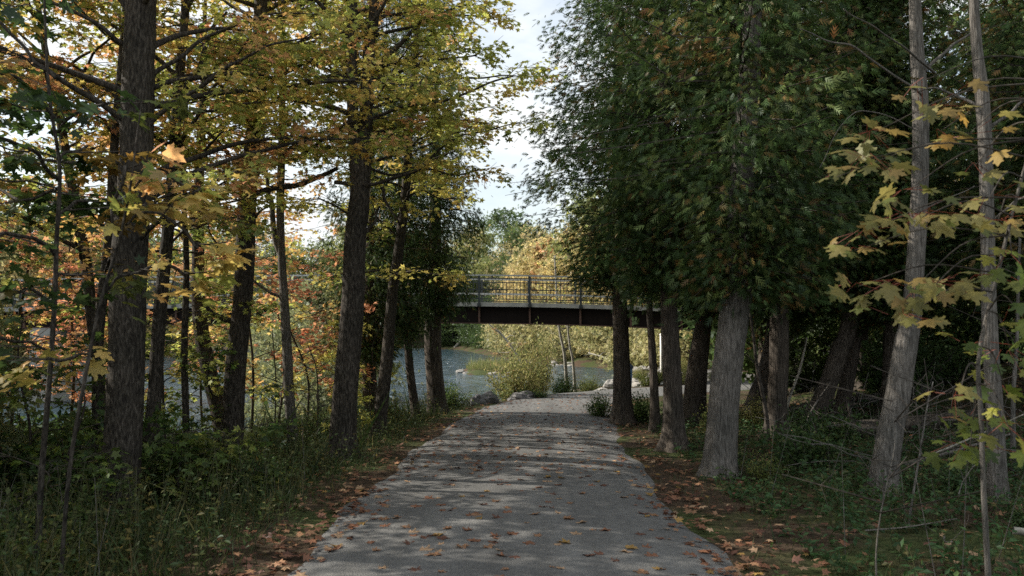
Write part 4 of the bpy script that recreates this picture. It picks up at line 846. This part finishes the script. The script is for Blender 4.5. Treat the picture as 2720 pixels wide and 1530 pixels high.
# two thin pale stems by the path end
def thin_tree(label, pts, r0, seed):
    rng = np.random.default_rng(seed); w = np.array(pts, float); b = w[0].copy(); b[2] = g1(b[0], b[1]); w[0][2] = b[2] - .1
    root = empty('birch_tree', b, label, 'tree'); me, q = trunk_mesh('trunk', w, np.linspace(r0, r0 * .45, len(w)), B_PALE, b, seed, .2, 10, .05); obj('trunk', me, root)
    limbs, segs, lv = [], [], Leaves()
    for k in range(12):
        z = w[-1][2] * rng.uniform(.5, 1.0); pp, r_ = auto_limb(q, z, rng.uniform(0, 6.28), rng.uniform(.6, 1.2), .7, rng); limbs.append((pp, .014, .005)); sprays(lv, segs, pp, rng, [(YEL, 2), (YGREEN, 2), (GOLD, 1)], (.06, .1), .3, .35, (.25, .5), 1, .11, .004)
    finish(root, b, limbs, segs, lv, B_PALE, M_LEAF)
thin_tree('thin pale tree stem behind the yellow bush under the bridge', [(2.52, 37.6, 0), (2.36, 37.6, .5), (2.2, 37.6, 1.4), (2.05, 37.6, 2.6), (1.95, 37.6, 5.0)], .085, 601)
thin_tree('shorter pale stem paired with the thin tree under the bridge', [(2.9, 38.0, 0), (2.76, 38.0, .3), (2.64, 38.0, 1.0), (2.5, 38.0, 2.6)], .075, 602)

# ---- rocks
def rock_mesh(seed, m_):
    rng = np.random.default_rng(seed); g = Geo(); n_, k_ = 12, 9; V = []
    for i in range(k_ + 1):
        th = math.pi * i / k_
        for j in range(n_):
            ph = 2 * math.pi * j / n_; v = Vector((math.sin(th) * math.cos(ph), math.sin(th) * math.sin(ph), math.cos(th))); r_ = 1 + .38 * mnoise.noise(v * 1.3 + Vector((seed, 0, 0))) + .15 * mnoise.noise(v * 3.1 + Vector((0, seed, 0)))
            V.append(np.array([v.x, v.y, max(v.z, -.35)]) * r_)
    Q = [[i * n_ + j, (i + 1) * n_ + j, (i + 1) * n_ + (j + 1) % n_, i * n_ + (j + 1) % n_] for i in range(k_) for j in range(n_)]
    g.add(V, None, Q); return g.mesh('rock', m_, False)
RK = [rock_mesh(3 + i, M_ROCK) for i in range(3)]; PK = [rock_mesh(13 + i, M_PALE) for i in range(4)]
def rock(me, x, y, s_, label, group=None, rz=0.0, zo=0.0, name='boulder'):
    o = obj(name, me, None, (x, y, g1(x, y) + s_[2] * .12 + zo), label=label, category='rock'); o.scale = s_; o.rotation_euler = (.1, -.1, rz)
    if group: o['group'] = group
rock(RK[0], -.93, 22.3, (.27, .26, .23), 'dark rounded boulder at the path edge by the river'); rock(RK[1], -.62, 22.75, (.25, .22, .27), 'grey boulder leaning behind the dark rounded boulder'); rock(RK[2], .3, 24.2, (.42, .3, .2), 'low grey boulder half hidden under the dark shrub')
rock(PK[0], 2.35, 28.75, (.2, .16, .12), 'pale limestone rock lying where the path ends at the water'); rock(PK[1], 3.2, 29.6, (.24, .2, .16), 'large pale rock near the path bend'); rock(PK[2], 2.95, 29.3, (.17, .14, .12), 'small pale rock beside the large pale rock'); rock(PK[3], 3.6, 30.2, (.27, .22, .27), 'tall pale rock close to the first cedar')
rk = np.random.default_rng(77)
for k in range(12): shrub(['weed', 'gold'][k % 2], 5.5 + rk.random() * 3.4, 32.6 + rk.random() * 10, rk.uniform(.35, .6) if k % 2 else rk.uniform(.7, 1.1), ['weedy clump among the pale rocks of the stony bank', 'golden clump among the pale rocks of the stony bank'][k % 2], 'clumps on the stony bank')
for k in range(90):
    y = rk.uniform(32.5, 47); x = 4.6 + (y - 32) * .12 + rk.random() ** 1.2 * 7; s_ = rk.uniform(.12, .4) * rk.uniform(.7, 1.2)
    if abs(float(path_dist(np.array([x]), np.array([y]))[0])) < 2.2: continue
    rock(PK[k % 4], x, y, (s_ * rk.uniform(.9, 1.5), s_, s_ * rk.uniform(.5, .8)), 'pale limestone rock on the stony river bank beyond the bend', 'rocks on the stony bank', rk.uniform(0, 6), name='rock')
for k in range(34):
    t = k / 33; x = 6.6 - 4.5 * t + rk.normal(0, .4); y = 61 + 11 * t + rk.normal(0, .6); s_ = rk.uniform(.12, .32); rock(PK[k % 4], x, y, (s_ * 1.6, s_, s_ * .5), 'pale rock along the far shoreline', 'rocks along the far shoreline', rk.uniform(0, 6), name='rock')
# grassy islet with a dead branch
ix, iy = -1.2, 58.0
gi = Geo(); n_ = 26; V = [[ix, iy, WZ + .42]]
for rr, zz in ((.45, .36), (.8, .16), (1.0, -.15)):
    for j in range(n_):
        a = 2 * math.pi * j / n_; w_ = 1 + .16 * math.sin(a * 3 + 1) + .1 * math.sin(a * 5); V.append([ix + math.cos(a) * 2.6 * rr * w_, iy + math.sin(a) * 4.5 * rr * w_, WZ + zz])
T = [[0, 1 + j, 1 + (j + 1) % n_] for j in range(n_)]; Q = [[1 + r_ * n_ + j, 1 + (r_ + 1) * n_ + j, 1 + (r_ + 1) * n_ + (j + 1) % n_, 1 + r_ * n_ + (j + 1) % n_] for r_ in range(2) for j in range(n_)]
gi.add(V, T, Q); obj('islet', gi.mesh('islet', M_SOIL, True), None, kind='structure', label='low stony islet in the river')
for k in range(26):
    a = rk.uniform(0, 6.28); s_ = rk.uniform(.12, .3); o = obj('rock', PK[k % 4], None, (ix + math.cos(a) * 2.4, iy + math.sin(a) * 4.1, WZ + .02), label='pale rock rimming the grassy islet', category='rock', group='rocks around the islet'); o.scale = (s_ * 1.4, s_, s_ * .7)
n_ = 5200; a = rk.uniform(0, 6.28, n_); rr = np.sqrt(rk.random(n_)) * .8; pos = np.stack([ix + np.cos(a) * rr * 2.5, iy + np.sin(a) * rr * 4.3, np.full(n_, WZ + .2) + .2 * (1 - rr)], -1)
obj('grass', leaf_mesh('grass', BLADE, pos, rk.normal(0, .35, (n_, 3)) + [0, 0, 1], rk.normal(0, 1, (n_, 3)), rk.lognormal(-1.1, .4, n_), pick([((.20, .22, .07), 3), ((.30, .28, .12), 2), ((.14, .18, .06), 2)], rk, n_) * rk.lognormal(0, .15, (n_, 1)), M_HERB), None, kind='stuff', label='tufted pale grass on the islet')
def snag(label, pts, r0, r1, seed, nbr, bl, bark=B_PALE, name='dead_branch', leaf=None, cat='branch'):
    rng = np.random.default_rng(seed); w = np.array(pts, float); b = w[0].copy(); root = empty(name, b, label, cat)
    q = spline(np.c_[w, np.linspace(r0, r1, len(w))], 24); g = Geo(); tube(g, q[:, :3], q[:, 3], 8, .07, seed); obj('trunk', g.mesh('trunk', bark, True, off=b), root); lv = Leaves(); segs = []
    for k in range(nbr):
        i = rng.integers(6, 23); o = q[i, :3]; e = o + unit(rng.normal(0, 1, 3) * [1, .6, .5] + [0, 0, .7]) * bl * rng.uniform(.5, 1.2); m1 = (o + e) / 2 + rng.normal(0, bl * .08, 3); g = Geo(); tube(g, spline(np.array([o, m1, e]), 8), np.linspace(q[i, 3] * .6, r1 * .3, 8), 6, .05, k); obj('branch', g.mesh('branch', bark, True, off=b), root)
        if leaf and k % 2 == 0: sprays(lv, segs, [o, m1, e], rng, leaf, (.12, .2), .3, .3, (.3, .6), 1, .12, .005)
    if lv.count(): finish(root, b, [], segs, lv, bark, M_LEAF)
snag('bleached dead branch rising from the grassy islet', [(1.0, 55.5, WZ), (.3, 55.8, .0), (-.6, 56, 1.2), (-1.6, 56, 2.1), (-2.1, 56, 3.4)], .08, .03, 701, 9, 1.1, leaf=[((.42, .28, .14), 2), ((.45, .33, .12), 1)])
snag('pale fallen trunk leaning into the far water', [(by_px(1138, 123), 123, WZ - .2), (by_px(1165, 124), 124, .3), (by_px(1195, 125), 125, 2.0), (by_px(1225, 126), 126, 3.9)], .22, .1, 702, 7, 1.6)
snag('long driftwood pole resting on the far rocky shore', [(by_px(1555, 58), 58, WZ + .3), (by_px(1520, 60), 60, WZ + .9), (by_px(1480, 62), 62, WZ + 1.2)], .08, .04, 703, 4, .8)
# litter bin and white post beyond the bend
bx, by_ = by_px(1572, 33.2), 33.2
b = np.array([bx, by_, g1(bx, by_)]); root = empty('litter_bin', b, 'blue bin with a navy lid, half hidden behind the first cedar', 'bin')
g = Geo(); q = np.linspace(0, .95, 9); tube(g, np.c_[np.zeros(9), np.zeros(9), q], .24 + .05 * q, 18, 0); obj('body', g.mesh('body', M_BLUE, True), root)
g = Geo(); q = np.array([0, .05, .12, .2, .26]); tube(g, np.c_[np.zeros(5), np.zeros(5), .95 + q], np.array([.325, .33, .30, .2, .1]), 18, 0); obj('lid', g.mesh('lid', M_NAVY, True), root)
px_, py_ = by_px(1663, 38), 38.0; b = np.array([px_, py_, g1(px_, py_)]); root = empty('post', b, 'white post on the stony bank between two cedars', 'post')
g = Geo(); tube(g, np.array([[0, 0, -.2], [0, 0, 1.0], [0, 0, 2.1]]), [.07, .07, .07], 12, 0); obj('shaft', g.mesh('shaft', M_WHITE, True), root); g = Geo(); tube(g, np.array([[0, 0, 2.1], [0, 0, 2.14], [0, 0, 2.17]]), [.085, .08, .04], 12, 0); obj('cap', g.mesh('cap', M_WHITE, True), root)

# ---- logs and sticks on the shaded slope
def log(label, p0, p1, r0, r1, seed, bark=B_MAPLE):
    b = np.array([p0[0], p0[1], g1(*p0[:2]) + p0[2]]); e = np.array([p1[0], p1[1], g1(*p1[:2]) + p1[2]]); m1 = (b + e) / 2 + np.array([0, .05, -.03]); g = Geo(); q = spline(np.array([b, m1, e]), 16); tube(g, q, np.linspace(r0, r1, 16), 12, .08, seed)
    root = empty('fallen_log' if r0 > .05 else 'fallen_stick', b, label, 'log' if r0 > .05 else 'stick'); obj('trunk', g.mesh('trunk', bark, True, off=b), root)
    rng = np.random.default_rng(seed)
    for k in range(3 if r0 > .05 else 2):
        i = rng.integers(4, 15); g = Geo(); ee = q[i] + rng.normal(0, 1, 3) * [.12, .12, .05] * (3 if r0 > .05 else 1.5) + [0, 0, .1]; tube(g, spline(np.array([q[i], (q[i] + ee) / 2 + rng.normal(0, .02, 3), ee]), 6), np.linspace(r0 * .3, r1 * .2, 6), 6, .05, k); obj('branch_stub', g.mesh('branch_stub', bark, True, off=b), root)
log('dark mossy log lying on the shaded slope', (4.6, 13.3, .08), (7.4, 12.6, .1), .15, .11, 801); log('grey log lying behind the steeply leaning cedar', (5.2, 16.4, .1), (8.4, 16.9, .12), .13, .1, 802, B_GREY)
log('pale broken stick arching over the ground cover', (2.9, 6.9, .05), (3.5, 6.6, .2), .008, .004, 803, B_GREY); log('tan stick poking up from the ground cover', (3.5, 6.8, .02), (3.2, 6.1, .14), .008, .004, 804, B_GREY); log('pale splintered branch on the shaded floor', (4.0, 6.7, .08), (4.7, 6.4, .03), .03, .012, 805, B_PALE)
log('thin bare stick leaning among the slope weeds', (4.4, 9.0, .3), (5.6, 8.6, .9), .012, .005, 806, B_PALE); log('dead branch lying by the tall grey trunk', (4.2, 9.6, .1), (5.9, 9.8, .35), .03, .012, 807, B_GREY); log('thin twig lying across the leaf litter by the broadest cedar', (3.0, 10.4, .1), (3.5, 9.6, .02), .01, .004, 808, B_PALE)
log('tangled dead branch in the bank undergrowth', (-6.6, 9.5, .2), (-5.0, 9.3, .6), .025, .01, 809, B_GREY)

# ---- ground cover
rg = np.random.default_rng(321)
def scatter(n_, x0, x1, y0, y1, keep):
    x = rg.uniform(x0, x1, n_); y = y0 + (y1 - y0) * rg.random(n_) ** 1.35; pd = path_dist(x, y); rd = river_dist(x, y); k = keep(x, y, pd, rd); return x[k], y[k], pd[k]
# grass on both verges
x, y, pd = scatter(125000, -8, 5.5, 2.5, 31, lambda x, y, pd, rd: (rd > .25) & ((pd > 1.62 + .3 * rg.random(len(x))) | ((pd < -1.85) & (pd > -3.9))) & (rg.random(len(x)) < np.where(pd > 0, np.clip((pd - 1.3) * 1.2, .45, 1) * np.clip(1.5 - (pd - 2) * .22, .3, 1), .42 + .3 * fbm(x, y, 1.7))))
h = np.where(pd > 0, .07 + .20 * np.clip((pd - 1.8) / 1.4, 0, 1), .09) * rg.lognormal(0, .35, len(x)); pos = np.stack([x, y, ground(x, y) - .02], -1)
gc = pick([((.045, .075, .022), 4), ((.07, .095, .03), 3), ((.14, .13, .045), 1.6), ((.20, .16, .07), .8), ((.032, .058, .017), 3)], rg, len(x)) * rg.lognormal(0, .2, (len(x), 1))
obj('grass', leaf_mesh('grass', BLADE, pos, rg.normal(0, .42, (len(x), 3)) + [0, 0, 1], rg.normal(0, 1, (len(x), 3)), h, gc, M_HERB), None, kind='stuff', label='rough green grass along both path edges')
# weeds: stems with leaves on the river bank and slope
def weeds(n_, keep, hs, leaf, pal, name, label, per=9, x0=-8.2, x1=8, y0=2.5, y1=31):
    x, y, pd = scatter(n_, x0, x1, y0, y1, keep); z = ground(x, y); k = len(x); h = (hs[0] + (hs[1] - hs[0]) * rg.random(k)) * np.clip(.5 + .55 * (np.abs(pd) - 1.8), .45, 1.4); tip = np.stack([rg.normal(0, .13, k) * h * 2, rg.normal(0, .13, k) * h * 2, h], -1); o = np.stack([x, y, z - .02], -1)
    t = rg.uniform(.2, 1.0, (k, per)); p = o[:, None] + tip[:, None] * t[..., None] + rg.normal(0, .025, (k, per, 3)); p = p.reshape(-1, 3); d = rg.normal(0, 1, (k * per, 3)) * [1, 1, .4] + [0, 0, .1]; base = np.repeat(pick(pal, rg, k), per, 0); c = (.6 * base + .4 * pick(pal, rg, k * per)) * rg.lognormal(0, .18, (k * per, 1))
    V, T, C = leaves_geo(OVAL, p, d, rg.normal(0, .45, (k * per, 3)) + [0, 0, 1], rg.uniform(leaf[0], leaf[1], k * per), c); g = Geo(); prisms(g, o, o + tip, np.full(k, .004), np.full(k, .002)); V2 = np.concatenate(g.V); C2 = np.tile([.10, .10, .04], (len(V2), 1))
    obj(name, mesh(name, np.vstack([V, V2]), T, np.concatenate(g.Q) + len(V), np.vstack([C, C2]), False, M_HERB), None, kind='stuff', label=label)
weeds(19000, lambda x, y, pd, rd: (rd > .1) & (pd > 1.85) & (x < 1) & (rg.random(len(x)) < np.clip((pd - 1.6) * .9, 0, 1)), (.14, .66), (.03, .07), [((.045, .075, .025), 4), ((.075, .105, .03), 3), ((.15, .15, .045), 1.2), ((.24, .17, .05), .5)], 'undergrowth', 'tangled green weeds covering the river bank', 11)
weeds(13000, lambda x, y, pd, rd: (rd > .3) & (pd < -2.3) & (pd > -7) & (y < 18) & (rg.random(len(x)) < np.clip(.75 + .5 * fbm(x, y, .9, 2.0), 0, 1)), (.05, .22), (.04, .085), [((.04, .085, .03), 4), ((.055, .115, .035), 3), ((.09, .13, .04), 1.4), ((.16, .12, .05), .4)], 'ground_cover', 'low green ground cover on the slope side', 9, x0=1.4)
weeds(1500, lambda x, y, pd, rd: (rd > .3) & (np.abs(pd) > 1.85) & (np.abs(pd) < 2.6), (.04, .12), (.03, .06), [((.06, .11, .03), 3), ((.10, .14, .04), 2)], 'clover', 'small green clover along the path margins', 7)
# dry stalks
x, y, pd = scatter(330, -7, 7, 4, 20, lambda x, y, pd, rd: (rd > .2) & (np.abs(pd) > 2.4)); z = ground(x, y); k = len(x); g = Geo(); o = np.stack([x, y, z], -1); e = o + np.stack([rg.normal(0, .16, k), rg.normal(0, .16, k), rg.uniform(.3, .95, k)], -1); prisms(g, o, e, np.full(k, .004), np.full(k, .0015))
obj('dry_stalks', g.mesh('dry_stalks', B_GREY), None, kind='stuff', label='thin dry stalks standing among the weeds')
# tangled dry brush on the slope
g = Geo(); A_, B_ = [], []
for k in range(150):
    y = rg.uniform(7.5, 17); x = rg.uniform(4.0, 9.0); o = np.array([x, y, g1(x, y) + rg.uniform(0, .5)]); d = unit(np.array([rg.normal(), rg.normal(), rg.normal(.25, .35)]))
    for q_ in range(4): e = o + d * rg.uniform(.15, .35); A_.append(o); B_.append(e); o = e; d = unit(d + rg.normal(0, .35, 3))
prisms(g, A_, B_, np.full(len(A_), .006), np.full(len(A_), .0045)); obj('dry_brush', g.mesh('dry_brush', B_GREY), None, kind='stuff', label='tangled dead twigs on the shaded slope')
# leaf litter
LP = [((.19, .085, .045), 4), ((.26, .14, .075), 3), ((.13, .06, .038), 4), ((.34, .22, .13), 1.6), ((.28, .17, .05), .6)]
def litter(n_, keep, y1, name, label, x0=-8, x1=9, s_=(.035, .10)):
    x, y, pd = scatter(n_, x0, x1, 2.5, y1, keep); k = len(x); z = np.where(np.abs(pd) < 1.66, path_z(x, y), ground(x, y)) + .012 + .03 * rg.random(k) * (np.abs(pd) > 1.6)
    a = rg.uniform(0, 6.283, k); d = np.stack([np.cos(a), np.sin(a), rg.normal(0, .16, k)], -1)
    obj(name, leaf_mesh(name, MAPLE, np.stack([x, y, z], -1), d, rg.normal(0, .26, (k, 3)) + [0, 0, 1], rg.uniform(s_[0], s_[1], k), pick(LP, rg, k) * rg.lognormal(0, .22, (k, 1)), M_DRY), None, kind='stuff', label=label)
litter(17000, lambda x, y, pd, rd: (rd > .3) & (rg.random(len(x)) < np.exp(-((np.abs(pd) - 1.78) / .34) ** 2) * np.where(pd > 0, .6, .62) * np.clip(.7 + .8 * fbm(x, y, 1.4, 4.0), .08, 1)), 24, 'leaf_drift', 'drifts of fallen brown maple leaves along both path edges', -3, 4.5)
litter(5200, lambda x, y, pd, rd: (rg.random(len(x)) < np.exp(-((np.abs(pd) - 1.66) / .2) ** 2)), 9.5, 'leaf_drift', 'fallen brown leaves gathered on the near path margins', -2.4, 2.4)
litter(4200, lambda x, y, pd, rd: (rd > .3) & (pd < -1.9), 20, 'leaf_litter', 'fallen brown leaves scattered over the shaded slope', 1, 10)
litter(2600, lambda x, y, pd, rd: (rd > .3) & (pd > 1.9), 20, 'leaf_litter', 'fallen leaves caught in the river-bank weeds', -7, -1.5)
litter(2600, lambda x, y, pd, rd: (np.abs(pd) < 1.5) & (y > 10.5), 26, 'path_leaves', 'small fallen leaves sprinkled over the distant stretch of path', -2, 4, (.05, .09))
# fallen leaves on the near path, one by one
FL = []
for k in range(10):
    a = rg.normal(0, .1); v, t = MAPLEF; vv = v.copy(); vv[:, 1] -= .4; vv[:, 2] = .16 * np.abs(vv[:, 0]) ** 1.3 * rg.uniform(-.4, 2.4) + .25 * rg.uniform(-.3, 1) * (vv[:, 1]) ** 2 + .05 * np.sin(vv[:, 0] * 9 + k) ; vv[:, 2] -= vv[:, 2].min()
    c = pick(LP, rg, 1)[0]; FL.append(mesh('fallen_leaf', vv, t, None, np.tile(c, (len(v), 1)), False, M_DRY))
for k in range(250):
    y = 5.2 + 8.0 * rg.random() ** 1.15; x = rg.uniform(-1.5, 1.5) + float(np.interp(y, CL[:, 1], CL[:, 0])); s_ = rg.uniform(.055, .115)
    o = obj('fallen_leaf', FL[k % 10], None, (x, y, float(path_z(np.array([x]), np.array([y]))[0]) - .002), label='curled brown maple leaf lying on the gravel path', category='leaf', group='fallen leaves on the path'); o.scale = (s_,) * 3; o.rotation_euler = (rg.normal(0, .12), rg.normal(0, .12), rg.uniform(0, 6.28))
print('LEAVES', LEAFCOUNT[0], 'TRIS', sum(len(m.loops) - 2 * len(m.polygons) for m in bpy.data.meshes), 'OBJ', len(bpy.data.objects))
